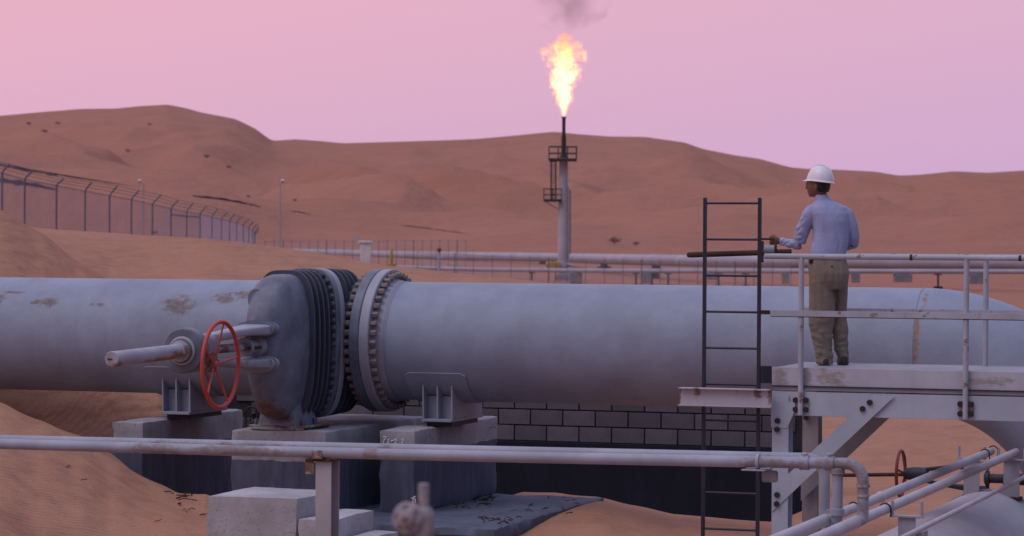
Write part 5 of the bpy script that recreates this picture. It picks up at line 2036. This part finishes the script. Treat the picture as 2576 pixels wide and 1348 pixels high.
def flame_mat():
    m = bpy.data.materials.new('flame_gas')
    m.use_nodes = True
    t = m.node_tree
    t.nodes.clear()
    def n(kind, **kw):
        x = t.nodes.new(kind)
        for k_, v_ in kw.items():
            setattr(x, k_, v_)
        return x
    l = t.links.new
    o = n('ShaderNodeOutputMaterial')
    tcn = n('ShaderNodeTexCoord')
    sp_ = n('ShaderNodeSeparateXYZ')
    # turbulence bends the coordinates
    nz = n('ShaderNodeTexNoise')
    nz.inputs['Scale'].default_value = 1.5
    nz.inputs['Detail'].default_value = 4
    l(tcn.outputs['Object'], nz.inputs['Vector'])
    sub = n('ShaderNodeVectorMath', operation='SUBTRACT')
    l(nz.outputs['Color'], sub.inputs[0])
    sub.inputs[1].default_value = (.5, .5, .5)
    scl = n('ShaderNodeVectorMath', operation='SCALE')
    scl.inputs['Scale'].default_value = 2.2
    l(sub.outputs[0], scl.inputs[0])
    add = n('ShaderNodeVectorMath', operation='ADD')
    l(tcn.outputs['Object'], add.inputs[0])
    l(scl.outputs[0], add.inputs[1])
    l(add.outputs[0], sp_.inputs[0])
    sp0 = n('ShaderNodeSeparateXYZ')
    l(tcn.outputs['Object'], sp0.inputs[0])
    # radius profile along the height (0..6.1 m)
    h = n('ShaderNodeMapRange')
    h.inputs['From Min'].default_value = 0
    h.inputs['From Max'].default_value = 6.2
    l(sp0.outputs['Z'], h.inputs['Value'])
    fc_ = n('ShaderNodeFloatCurve')
    c = fc_.mapping.curves[0]
    for x, y in ((0, .055), (.1, .21), (.25, .38), (.45, .47), (.60, .52), (.70, .62), (.80, .52), (.90, .36), (1, .10)):
        if x in (0, 1):
            c.points[0 if x == 0 else -1].location = (x, y)
        else:
            c.points.new(x, y)
    fc_.mapping.update()
    l(h.outputs[0], fc_.inputs['Value'])
    r2 = n('ShaderNodeVectorMath', operation='LENGTH')
    cmb = n('ShaderNodeCombineXYZ')
    l(sp_.outputs['X'], cmb.inputs['X'])
    l(sp_.outputs['Y'], cmb.inputs['Y'])
    # wobble grows with height
    ww = n('ShaderNodeMix')
    ww.data_type = 'VECTOR'
    cm0 = n('ShaderNodeCombineXYZ')
    l(sp0.outputs['X'], cm0.inputs['X'])
    l(sp0.outputs['Y'], cm0.inputs['Y'])
    hr = n('ShaderNodeMapRange')
    hr.inputs['From Min'].default_value = .02
    hr.inputs['From Max'].default_value = .5
    l(h.outputs[0], hr.inputs['Value'])
    l(hr.outputs[0], ww.inputs['Factor'])
    l(cm0.outputs[0], ww.inputs['A'])
    l(cmb.outputs[0], ww.inputs['B'])
    l(ww.outputs['Result'], r2.inputs[0])
    rr_ = n('ShaderNodeMath', operation='DIVIDE')
    l(r2.outputs['Value'], rr_.inputs[0])
    mm = n('ShaderNodeMath', operation='MULTIPLY_ADD')
    l(fc_.outputs[0], mm.inputs[0])
    mm.inputs[1].default_value = 2.05
    mm.inputs[2].default_value = .01
    l(mm.outputs[0], rr_.inputs[1])
    inv = n('ShaderNodeMath', operation='SUBTRACT')
    inv.inputs[0].default_value = 1.0
    l(rr_.outputs[0], inv.inputs[1])
    n2 = n('ShaderNodeTexNoise')
    n2.inputs['Scale'].default_value = 1.9
    n2.inputs['Detail'].default_value = 6
    n2.inputs['Roughness'].default_value = .62
    n2.inputs['Distortion'].default_value = .6
    l(add.outputs[0], n2.inputs['Vector'])
    q = n('ShaderNodeMath', operation='MULTIPLY_ADD')
    l(n2.outputs['Fac'], q.inputs[0])
    q.inputs[1].default_value = 4.6
    q.inputs[2].default_value = -2.42
    hh = n('ShaderNodeMapRange')
    hh.inputs['From Min'].default_value = .0
    hh.inputs['From Max'].default_value = .6
    hh.inputs['To Min'].default_value = .30
    hh.inputs['To Max'].default_value = 1.15
    l(h.outputs[0], hh.inputs['Value'])
    q2 = n('ShaderNodeMath', operation='MULTIPLY')
    l(q.outputs[0], q2.inputs[0])
    l(hh.outputs[0], q2.inputs[1])
    s = n('ShaderNodeMath', operation='ADD')
    l(inv.outputs[0], s.inputs[0])
    l(q2.outputs[0], s.inputs[1])
    dn = n('ShaderNodeMapRange', interpolation_type='SMOOTHSTEP')
    dn.inputs['From Min'].default_value = .0
    dn.inputs['From Max'].default_value = .75
    l(s.outputs[0], dn.inputs['Value'])
    # hotter low down and in the core
    ht = n('ShaderNodeMapRange')
    ht.inputs['From Min'].default_value = .45
    ht.inputs['From Max'].default_value = .95
    ht.inputs['To Min'].default_value = 1.0
    ht.inputs['To Max'].default_value = .42
    l(h.outputs[0], ht.inputs['Value'])
    em = n('ShaderNodeMath', operation='MULTIPLY')
    l(dn.outputs[0], em.inputs[0])
    l(ht.outputs[0], em.inputs[1])
    rp = n('ShaderNodeValToRGB')
    e0, e1 = rp.color_ramp.elements
    e0.position, e0.color = 0, (1.0, .13, .03, 1)
    e1.position, e1.color = .85, (1.0, .74, .34, 1)
    ee = rp.color_ramp.elements.new(.35)
    ee.color = (1.0, .36, .04, 1)
    l(em.outputs[0], rp.inputs[0])
    pv = n('ShaderNodeVolumePrincipled')
    pv.inputs['Color'].default_value = (.25, .12, .08, 1)
    pv.inputs['Anisotropy'].default_value = 0
    dm = n('ShaderNodeMath', operation='MULTIPLY')
    l(dn.outputs[0], dm.inputs[0])
    dm.inputs[1].default_value = 1.1
    l(dm.outputs[0], pv.inputs['Density'])
    es = n('ShaderNodeMath', operation='MULTIPLY')
    l(em.outputs[0], es.inputs[0])
    es.inputs[1].default_value = 4.3
    l(es.outputs[0], pv.inputs['Emission Strength'])
    l(rp.outputs[0], pv.inputs['Emission Color'])
    l(pv.outputs[0], o.inputs['Volume'])
    return m


bm = NB()
rr = []
for i in range(15):
    f = i / 14
    zz = zf0 + .02 + f * 6.25
    r_ = float(np.interp(f, (0, .1, .25, .45, .62, .75, .85, .95, 1), (.3, .6, 1.05, 1.45, 1.8, 1.95, 1.8, 1.3, .5)))
    rr.append(sering((FCX + .12 * f, ZF, zz), (r_, 0, 0), (0, r_, 0), 2, 20))
loft(bm, rr)
flm = solo('flame', 'bright yellow white gas flame roaring above the flare stack', 'flame', bm, flame_mat(), (FCX, ZF, zf0), fc=False)


def smoke_mat():
    m = bpy.data.materials.new('flare_smoke')
    m.use_nodes = True
    t = m.node_tree
    t.nodes.clear()
    def n(kind, **kw):
        x = t.nodes.new(kind)
        for k_, v_ in kw.items():
            setattr(x, k_, v_)
        return x
    l = t.links.new
    o = n('ShaderNodeOutputMaterial')
    tcn = n('ShaderNodeTexCoord')
    nz = n('ShaderNodeTexNoise')
    nz.inputs['Scale'].default_value = .55
    nz.inputs['Detail'].default_value = 5
    nz.inputs['Distortion'].default_value = .8
    l(tcn.outputs['Object'], nz.inputs['Vector'])
    ln_ = n('ShaderNodeVectorMath', operation='LENGTH')
    mp = n('ShaderNodeMapping')
    mp.inputs['Scale'].default_value = (1 / 3.4, 1 / 3.0, 1 / 3.2)
    mp.inputs['Location'].default_value = (-.1, 0, -.75)
    l(tcn.outputs['Object'], mp.inputs[0])
    l(mp.outputs[0], ln_.inputs[0])
    iv = n('ShaderNodeMath', operation='SUBTRACT')
    iv.inputs[0].default_value = 1
    l(ln_.outputs['Value'], iv.inputs[1])
    a = n('ShaderNodeMath', operation='MULTIPLY_ADD')
    l(nz.outputs['Fac'], a.inputs[0])
    a.inputs[1].default_value = 2.6
    a.inputs[2].default_value = -1.3
    b = n('ShaderNodeMath', operation='ADD')
    l(a.outputs[0], b.inputs[0])
    l(iv.outputs[0], b.inputs[1])
    d = n('ShaderNodeMapRange', interpolation_type='SMOOTHSTEP')
    d.inputs['From Min'].default_value = .1
    d.inputs['From Max'].default_value = 1.0
    d.inputs['To Max'].default_value = .15
    l(b.outputs[0], d.inputs['Value'])
    pv = n('ShaderNodeVolumePrincipled')
    pv.inputs['Color'].default_value = (.30, .18, .17, 1)
    l(d.outputs[0], pv.inputs['Density'])
    l(pv.outputs[0], o.inputs['Volume'])
    return m


bm = NB()
rr = []
zs0 = zt_(84)
for i in range(9):
    f = i / 8
    r_ = .3 + 3.2 * math.sin(PI * min(f * .9 + .06, .96)) ** .8
    rr.append(sering((FCX + .1 + .5 * f, ZF, zs0 + f * 5.2), (r_, 0, 0), (0, r_, 0), 2, 18))
loft(bm, rr)
solo('smoke', 'faint dark smoke drifting above the flame', 'smoke', bm, smoke_mat(), (FCX, ZF, zs0), fc=False, kind='stuff')

# ------------------------------------------------------------------ far pipelines and their supports
FPL = [(560, 626, 372), (690, 633, 348), (1000, 641, 318), (1400, 648, 268), (1530, 652, 232), (1750, 656.5, 200), (2100, 659, 183), (2700, 662.5, 172), (2900, 663, 170)]
r1 = thing('far_pipeline', 'upper and thicker of the two pale pipelines crossing the plain by the flare', 'pipe', at(1700, 656, 205), fc=False, group='pale pipelines across the plain')
bm = NB()
rads = [.42 * 1.0] * len(FPL)
tube(bm, [at(u, v, Z) for u, v, Z in FPL], rads, 16)
part(r1, 'barrel', bm, M['far_pipe'])
SPL = [(1000, 672, 214), (1208, 678, 204), (1530, 681, 186), (1750, 681.5, 182), (2100, 682, 176), (2700, 683.5, 168), (2900, 684, 166)]
r2_ = thing('far_pipeline', 'lower and thinner pale pipeline running in front of the flare stack', 'pipe', at(1700, 681, 184), fc=False, group='pale pipelines across the plain')
bm = NB()
tube(bm, [at(u, v, Z) for u, v, Z in SPL], .15, 14)
part(r2_, 'barrel', bm, M['far_pipe'])


def along(tab, u):
    v = np.interp(u, [a[0] for a in tab], [a[1] for a in tab])
    iz = np.interp(u, [a[0] for a in tab], [1 / a[2] for a in tab])
    return at(u, v, 1 / iz)


# T stands
p = along(SPL, 1640)
ts = thing('pipe_stand', 'small dark stand under the far thin pipeline', 'pipe support', (p.x, p.y, p.z - .15), fc=False, group='stands under the far pipelines')
bm = NB()
tube(bm, [(p.x, p.y, p.z - .17), (p.x, p.y, p.z - 1.1)], .06, 8)
part(ts, 'leg', bm, M['dark_steel'])
bm = NB()
box(bm, (p.x - .22, p.y - .15, p.z - .22), (p.x + .22, p.y + .15, p.z - .16))
part(ts, 'cross_bar', bm, M['dark_steel'])
bm = NB()
box(bm, (p.x - .25, p.y - .2, p.z - 1.15), (p.x + .25, p.y + .2, p.z - .90))
part(ts, 'foot', bm, M['dark_steel'])
ts['label'] = 'dark T stand left of the strapped concrete support'
for u, lb_ in ((1338, 'dark T stand left of the flare stack under the far thin pipeline'), (1600, 'second dark T stand to the right of the flare stack'), (1681, 'dark T stand right of the strapped concrete support'),
               (1808, 'dark T stand seen between the ladder stiles'), (1876, 'dark T stand just left of the right ladder stile'), (2360, 'dark T stand under the hand rail right of the man')):
    q = along(SPL, u)
    clone(ts, (q.x, q.y, q.z - .15), fc=False, label=lb_)
# concrete supports
for k, (u, wd, hg, tab, lab) in enumerate(((1449, 30, 26, SPL, 'grey concrete support just right of the flare stack foot'), (1627, 22, 24, SPL, 'grey concrete support with a rusty strap under the far thin pipeline'),
                             (1790, 26, 15, SPL, 'low concrete support seen between the ladder rungs'), (1976, 17, 25, SPL, 'concrete support left of the man under the far pipeline'),
                             (2152, 18, 22, SPL, 'concrete support just right of the man under the far pipeline'), (2271, 42, 20, SPL, 'wide dark concrete support under the far pipeline'), (2458, 40, 24, SPL, 'concrete support under the far pipeline between the two railing posts'))):
    q = along(tab, u)
    pxm = q.y / F
    bm = NB()
    box(bm, (q.x - wd / 2 * pxm, q.y - .5, q.z - .17 - hg * pxm * 1.0), (q.x + wd / 2 * pxm, q.y + .5, q.z - .17), .02)
    box(bm, (q.x - (wd / 2 + 4) * pxm, q.y - .4, q.z - .165), (q.x + wd / 2 * pxm * .7, q.y + .4, q.z - .10))
    solo('pipe_support', lab, 'pipe support', bm, M['far_conc'], (q.x, q.y, q.z - 1), fc=False, group='concrete supports under the far pipelines')
for u, lb_ in ((1365, 'dark saddle under the thick far pipeline left of the flare stack'), (1520, 'wide dark saddle under the thick far pipeline right of the flare stack'), (1650, 'dark saddle under the thick far pipeline left of the ladder')):
    q = along(FPL, u)
    bm = NB()
    box(bm, (q.x - .55, q.y - .5, q.z - .75), (q.x + .55, q.y + .5, q.z - .60))
    box(bm, (q.x - .30, q.y - .5, q.z - .595), (q.x + .28, q.y + .5, q.z - .36))
    box(bm, (q.x - .25, q.y - .3, q.z - 2.2), (q.x + .25, q.y + .3, q.z - .755))
    solo('pipe_support', lb_, 'pipe support', bm, M['dark_conc'], (q.x, q.y, q.z - 1), fc=False, group='dark saddles under the thick far pipeline')


# ------------------------------------------------------------------ fences
def mesh_mat(name, a, col):
    m = bpy.data.materials.new(name)
    m.use_nodes = True
    t = m.node_tree
    b = t.nodes['Principled BSDF']
    b.inputs['Base Color'].default_value = (*col, 1)
    b.inputs['Roughness'].default_value = .6
    # woven wire: open diamonds with a share of wire equal to a
    tcn = t.nodes.new('ShaderNodeTexCoord')
    nz = t.nodes.new('ShaderNodeTexNoise')
    nz.inputs['Scale'].default_value = .6
    t.links.new(tcn.outputs['Object'], nz.inputs['Vector'])
    mr_ = t.nodes.new('ShaderNodeMapRange')
    mr_.inputs['From Min'].default_value = .3
    mr_.inputs['From Max'].default_value = .7
    mr_.inputs['To Min'].default_value = a * .8
    mr_.inputs['To Max'].default_value = a * 1.2
    t.links.new(nz.outputs['Fac'], mr_.inputs['Value'])
    t.links.new(mr_.outputs[0], b.inputs['Alpha'])
    return m


M['chain'] = mesh_mat('chain_link_wire', .34, (.28, .28, .36))
M['chain_fine'] = mesh_mat('fine_chain_link_wire', .46, (.35, .35, .43))
M['chain_dense'] = mesh_mat('dense_chain_link_wire', .72, (.50, .50, .60))
M['chain_thin'] = mesh_mat('thin_chain_link_wire', .16, (.36, .37, .44))
crp = lambda x, y: (.2685 * x, 377.3 + .2685 * y)
FEN = [(-190, 160, -130, 80), (20, 205, 90, 130), (232, 265, 310, 190), (530, 325, 600, 265), (798, 375, 860, 300), (1027, 420, 1100, 335), (1232, 455, 1300, 380), (1428, 500, 1510, 420), (1602, 540, 1670, 470),
       (1750, 570, 1810, 495), (1875, 590, 1940, 520), (1985, 620, 2040, 550), (2075, 640, 2130, 580), (2150, 657, 2200, 600), (2215, 675, 2260, 625), (2280, 695, 2330, 645), (2330, 722, 2375, 668), (2366, 748, 2408, 695), (2385, 770, 2424, 725),
       (2388, 790, 2424, 748), (2375, 803, 2405, 765), (2345, 812, 2372, 778)]
pf_ = at(*crp(798, 600), 150)
fe = thing('security_fence', 'tall chain link fence with angled post tops curving over the dune at left', 'fence', (pf_.x, pf_.y, pf_.z - 2), fc=False)
tops, bots, tips = [], [], []
for i, (x, y, tx, ty) in enumerate(FEN):
    u, v = crp(x, y)
    Z = 122 + 5.2 * i
    tp = at(u, v, Z)
    if i == 0 and False:
        continue
    tp2 = at(*crp(tx, ty), Z)
    g_ = min(gz(tp) - .3, tp.z - 2.2)
    tops.append(tp)
    tips.append(tp2)
    bots.append(Vector((tp.x, tp.y, g_)))
    bm = NB()
    k_ = tp.lerp(tp2, .06)
    tube(bm, [(tp.x, tp.y, g_), tp - Vector((0, 0, .12)), tp + (tp2 - tp) * .12, tp2], .048 if i < 9 else .040, 6)
    part(fe, 'fence_post', bm, M['fence_post'])
for i in range(len(tops) - 1):
    bm = NB()
    bm.faces.new([bm.verts.new(q_) for q_ in (tops[i], tops[i + 1], bots[i + 1], bots[i])])
    part(fe, 'chain_link', bm, M['chain'] if i < 7 else (M['chain_fine'] if i < 10 else M['chain_dense']))
for f in (.35, .68, 1.0):
    bm = NB()
    tube(bm, [t_.lerp(q_, f) for t_, q_ in zip(tops, tips)], .016, 4)
    part(fe, 'barbed_wire', bm, M['fence_post'])
bm = NB()
tube(bm, [t_ - Vector((0, 0, .05)) for t_ in tops], .018, 4)
part(fe, 'top_wire', bm, M['fence_post'])
bm = NB()
for (i, f0), (j, f1) in (((8, .10), (10, .06)), ((8, .82), (10, .82))):
    tube(bm, [tops[i].lerp(bots[i], f0) + Vector((0, -.1, 0)), tops[i + 1].lerp(bots[i + 1], (f0 + f1) / 2) + Vector((0, -.1, 0)), tops[j].lerp(bots[j], f1) + Vector((0, -.1, 0))], .045, 6)
part(fe, 'brace_rail', bm, M['fence_post'])


def low_fence(label, pts, hgt, n_, mat, rad=.025, group='chain link fences on the plain'):
    """pts: (u, v of top, Z) polyline"""
    us = np.linspace(pts[0][0], pts[-1][0], n_)
    P_ = []
    for u in us:
        u2 = u + random.uniform(-.5, .5)
        v = np.interp(u, [a[0] for a in pts], [a[1] for a in pts])
        iz = np.interp(u, [a[0] for a in pts], [1 / a[2] for a in pts])
        P_.append(at(u2, v, 1 / iz))
    f = thing('wire_fence', label, 'fence', (P_[0].x, P_[0].y, P_[0].z - hgt), fc=False, group=group)
    bm = NB()
    A = [bm.verts.new(t_) for t_ in P_]
    B = [bm.verts.new(t_ - Vector((0, 0, hgt))) for t_ in P_]
    for i in range(len(A) - 1):
        bm.faces.new((A[i], A[i + 1], B[i + 1], B[i]))
    part(f, 'chain_link', bm, mat)
    for i, t_ in enumerate(P_):
        bm = NB()
        tube(bm, [t_ + Vector((0, -.05, .1)), t_ - Vector((0, .05, hgt + .6))], rad * (1.7 if i % 5 == 2 else 1), 6)
        part(f, 'fence_post', bm, M['fence_post'])
    bm = NB()
    tube(bm, P_, rad * .6, 4)
    tube(bm, [t_ - Vector((0, 0, hgt * .95)) for t_ in P_], rad * .5, 4)
    part(f, 'wire', bm, M['fence_post'])


low_fence('faint wire fence enclosing the small valve station left of the flare', [(668, 607, 225), (1000, 606, 220), (1172, 606, 214)], 2.0, 24, M['chain_thin'], .019)
low_fence('low wire fence along the front of the thin far pipeline', [(1050, 634, 168), (1250, 645, 163), (1420, 652, 158), (1800, 660, 150), (1990, 664, 148)], 1.3, 21, M['chain_thin'], .016)

# lamp posts
for k, (u, v0, v1, Z, hu, lab) in enumerate(((705, 462, 640, 232, 711, 'thin lamp post between the curved fence and the valve station'), (361, 462, 610, 236, 351, 'thin lamp post standing behind the tall curved fence'))):
    a = at(u, v0, Z)
    g_ = gz(a)
    lp = thing('lamp_post', lab, 'lamp post', (a.x, a.y, g_), fc=False, group='lamp posts')
    bm = NB()
    tube(bm, [(a.x, a.y, g_ - .5), (a.x, a.y, (g_ + a.z) / 2), a], [.07, .06, .045], 8)
    part(lp, 'pole', bm, M['plain'])
    h_ = at(hu, 455, Z)
    bm = NB()
    tube(bm, [a, a.lerp(h_, .9)], .03, 6)
    part(lp, 'arm', bm, M['plain'])
    bm = NB()
    lathe(bm, h_ + Vector((0, .12, .08)), (0, -.6, -.5), [(.05, 0), (.12, .05), (.17, .22), (.17, .26)], 14)
    part(lp, 'lamp_head', bm, M['white'])

# valve station: white box on a leg, yellow marker, red-topped post, yellow unit
a = at(920, 612, 216)
vb = thing('valve_house', 'white capped cabinet inside the faint wire fence', 'cabinet', (a.x, a.y, a.z - 1), fc=False)
bm = NB()
box(bm, (a.x - .40, a.y - .4, a.z - 1.6), (a.x + .40, a.y + .4, a.z + .02), .02)
part(vb, 'cabinet', bm, M['white'])
bm = NB()
box(bm, (a.x - .55, a.y - .5, a.z + .021), (a.x + .5, a.y + .5, a.z + .20), .03)
part(vb, 'cap', bm, M['white'])
bm = NB()
lathe(bm, (a.x - .62, a.y, a.z + .35), (.3, -1, .2), [(.05, -.1), (.13, 0), (.16, .12)], 10)
tube(bm, [(a.x - .62, a.y, a.z + .35), (a.x - .35, a.y, a.z + .15)], .03, 5)
part(vb, 'lamp_head', bm, M['plain'])
a = at(985, 627, 205)
bm = NB()
lathe(bm, (a.x, a.y, a.z - 1.2), (0, 0, 1), [(.30, 0), (.30, .15), (.11, .18), (.11, 1.15), (.08, 1.2)], 12)
solo('marker_post', 'short yellow marker post on a dark base beside the far pipeline', 'post', bm, M['yellow'], (a.x, a.y, a.z - 1.2), fc=False)
a = at(1105, 628, 190)
rp_ = thing('hydrant', 'slim pale hydrant post with a round red top before the far pipeline', 'hydrant', (a.x, a.y, a.z - 1.3), fc=False)
bm = NB()
lathe(bm, (a.x, a.y, a.z - .16), (0, 0, 1), [(.04, 0), (.14, .05), (.16, .14), (.12, .26), (.03, .30)], 14)
part(rp_, 'cap', bm, M['darkred'])
bm = NB()
lathe(bm, (a.x, a.y, a.z - 1.6), (0, 0, 1), [(.10, 0), (.10, 1.2), (.06, 1.45)], 12)
tube(bm, [(a.x - .25, a.y, a.z - .55), (a.x + .25, a.y, a.z - .55)], .07, 8)
part(rp_, 'barrel', bm, M['plain'])
for u, lab in ((1481, 'yellow pump unit left of the flare stack foot'), (1399 + 4, 'smaller yellow pump unit touching the flare stack foot')):
    a = at(u - 92 if u > 1450 else u, 664.5, 196)
    wd = .32 if u > 1450 else .18
    bm = NB()
    box(bm, (a.x - wd, a.y - .25, a.z - .22), (a.x + wd, a.y + .25, a.z + .16), .04)
    lathe(bm, (a.x - wd * .5, a.y, a.z - .02), (1, 0, 0), [(.16, -.25), (.2, -.2), (.2, .1), (.12, .3)], 12)
    for dx in (-wd * .7, wd * .7):
        box(bm, (a.x + dx - .04, a.y - .2, a.z - 1.2), (a.x + dx + .04, a.y + .2, a.z - .221))
    solo('pump_unit', lab, 'pump', bm, M['yellow'], (a.x, a.y, a.z - 1.2), fc=False, group='yellow pump units')

# thin dark strips laid along the lower dune slope
for k, (u0, v0, u1, v1, Z0_, Z1_, hg, lab) in enumerate((
        (-40, 412, 372, 477, 300, 330, .40, 'longest dark strip along the dune above the fence'),
        (-40, 450, 146, 482, 240, 262, .62, 'short dark strip seen through the left end of the tall fence'),
        (486, 493, 655, 521, 335, 350, .33, 'dark strip on the dune right of the curved fence'),
        (730, 533, 785, 540, 352, 356, .16, 'tiny dark strip right of the lamp post'),
        (1004, 568, 1180, 588, 352, 340, .16, 'slim dark strip left of the flare stack'),
        (1316, 645, 1410, 646, 266, 262, .20, 'dark kerb behind the thick far pipeline left of the flare stack'))):
    rr = []
    a, b = hit(u0, v0), hit(u1, v1)
    for i in range(17):
        f = i / 16
        c_ = hit(u0 + (u1 - u0) * f, v0 + (v1 - v0) * f + 1.2 * math.sin(f * 5 + k))
        tk = hg * (max(.15, math.sin(PI * min(1, max(0, .10 + f * .84))) ** .6)) * (1 + .18 * math.sin(i * 1.7 + k))
        if k == 0:
            tk = hg * (1.25 - 1.05 * f)
        tk *= c_.y / 400
        rr.append([c_ + Vector((0, 0, tk)), c_ + Vector((0, .15, tk)), c_ + Vector((0, .15, -tk - 1.0)), c_ + Vector((0, 0, -tk - 1.0))])
    bm = NB()
    loft(bm, rr)
    solo('dune_strip', lab, 'dune_strip', bm, M['dark_strip'], a.lerp(b, .5), fc=False, group='dark strips on the dunes')


# shrubs
def shrub(u, v, Z, r, lab, mat, n_=90):
    c = hit(u, v + 3, 100)
    r = r * .62 * c.y / Z
    c.z += r * .3
    rs = random.Random(int(u * 7 + v))
    bm = NB()
    for _ in range(n_):
        d = Vector((rs.gauss(0, 1), rs.gauss(0, 1), abs(rs.gauss(0, .8)))).normalized() * rs.uniform(.25, 1)
        p_ = c + Vector((d.x * r, d.y * r, d.z * r * .62))
        a_ = Vector((rs.gauss(0, 1), rs.gauss(0, 1), rs.gauss(0, 1))).normalized() * r * .20
        b_ = Vector((rs.gauss(0, 1), rs.gauss(0, 1), rs.gauss(0, 1))).normalized() * r * .14
        bm.faces.new([bm.verts.new(p_ - a_), bm.verts.new(p_ + b_), bm.verts.new(p_ + a_)])
    for _ in range(6):
        d = Vector((rs.gauss(0, 1), rs.gauss(0, 1), 1.1)).normalized() * r * .7
        tube(bm, [c - Vector((0, 0, r * .4)), c + d * .6, c + d], r * .02, 4)
    solo('desert_shrub', lab, 'shrub', bm, mat, c, fc=False, group='shrubs dotting the dunes')


for u, v, Z, r, lab in ((1545, 611, 330, 1.5, 'largest grey green shrub on the sand right of the flare stack'), (1600, 614, 326, .8, 'small round shrub right of the largest one'),
                        (72, 311, 1000, 2.1, 'dark shrub upper left on the high dune'), (145, 310, 1000, 1.8, 'dark shrub second from the left on the high dune'), (113, 331, 800, 1.9, 'darkest shrub below the pair on the high left dune'),
                        (376, 312, 1000, 1.7, 'lone shrub under the left summit'), (321, 379, 640, 1.2, 'shrub midway down the left dune'), (521, 394, 600, 1.4, 'shrub on the left dune above the dark strip'), (576, 420, 560, 1.1, 'faint shrub right of the left dune hollow'),
                        (742, 503, 420, .7, 'little shrub above the tiny dark strip'), (625, 494, 430, .7, 'little shrub above the dark strip right of the curved fence'), (390, 586, 128, .32, 'tiny pale bush at the foot of the tall fence')):
    shrub(u, v, Z, r, lab, M['shrub'])

# ------------------------------------------------------------------ blurred valve riser close to the eye
ZV = 8.2
a = at(1066, 1216, ZV)
b = at(1066, 1290, ZV)
rv = thing('riser_valve', 'out of focus weathered vent pipe with lumpy valve body at the bottom edge', 'valve', (b.x, b.y, -1.9), fc=False)
px = ZV / F
bm = NB()
lathe(bm, (a.x, a.y, a.z), (0, 0, -1), [(10 * px, 0), (13.5 * px, 2 * px), (13.5 * px, 60 * px), (13 * px, 70 * px)], 20)
part(rv, 'vent_pipe', bm, M['weathered'])
bm = NB()
lathe(bm, (a.x + 3 * px, a.y, a.z - 58 * px), (0, 0, -1), [(14 * px, 0), (22 * px, 10 * px), (25 * px, 26 * px), (24 * px, 62 * px), (20 * px, 100 * px), (20 * px, .9)], 22)
part(rv, 'collar', bm, M['weathered'])
bm = NB()
c = at(1032, 1308, ZV - .05)
ax_ = Vector((-.30, -1, .08)).normalized()
lathe(bm, c + Vector((0, .06, 0)), ax_, [(24 * px, -.05), (26 * px, 0), (40 * px, .005), (41 * px, .03), (38 * px, .036), (24 * px, .038), (20 * px, .055), (9 * px, .058), (8 * px, .085), (5 * px, .088)], 26)
part(rv, 'valve_body', bm, M['weathered'])
HB = to_mesh('bolt', hexhead(6 * px, 9 * px), M['weathered'], 25)
e1, e2 = frame_at(ax_)
rotm = ax_.to_track_quat('Z', 'Y').to_matrix().to_4x4()
for k in range(6):
    q = k * PI / 3 + .3
    inst(rv, 'bolt', HB, Matrix.Translation(c + Vector((0, .06, 0)) + ax_ * .037 + (e1 * math.cos(q) + e2 * math.sin(q)) * 31 * px) @ rotm)
bm = NB()
tube(bm, [c + Vector((0, .03, -.01)), at(1066, 1306, ZV)], 15 * px, 12)
part(rv, 'neck', bm, M['weathered'])

# ------------------------------------------------------------------ dry twigs and litter on the pad and sand
bm = NB()
rs = random.Random(4)


def twigs(n_, fn, ln0=.05, ln1=.16):
    for _ in range(n_):
        p_, z_ = fn()
        q = rs.uniform(0, PI)
        l_ = rs.uniform(ln0, ln1)
        d = Vector((math.cos(q), math.sin(q), rs.uniform(-.05, .15))) * l_
        m_ = Vector((rs.uniform(-.02, .02), rs.uniform(-.02, .02), rs.uniform(0, .02)))
        tube(bm, [p_ + Vector((0, 0, z_)), p_ + d * .5 + m_ + Vector((0, 0, z_)), p_ + d + Vector((0, 0, z_))], rs.uniform(.003, .007), 4)


def on_pad(u0, u1, v0, v1):
    def f():
        p_ = fch(rs.uniform(u0, u1), rs.uniform(v0, v1), -2.768)
        return p_, .004
    return f


twigs(26, on_pad(1140, 1235, 1256, 1280), .03, .10)
twigs(16, on_pad(1180, 1240, 1246, 1262), .04, .14)
twigs(16, on_pad(1290, 1440, 1252, 1295), .03, .10)
twigs(20, on_pad(1215, 1300, 1302, 1320), .02, .12)


def on_sand(u0, u1, Za, Zb):
    def f():
        Z = rs.uniform(Za, Zb)
        u = rs.uniform(u0, u1)
        w_ = Vector(((u - 1288) / F * Z, Z, 0))
        w_.z = ground_z(w_)
        return w2f(w_), .006
    return f


twigs(14, on_sand(430, 525, 26, 27.6), .04, .13)
twigs(40, on_sand(960, 1130, 25.5, 27), .04, .2)
twigs(3, on_sand(150, 420, 25, 26.5), .05, .16)
solo('dry_twigs', 'dry dark twigs and litter scattered on the pad and the sand', 'twigs', bm, M['twig'], (0, 0, -2.9), kind='stuff')
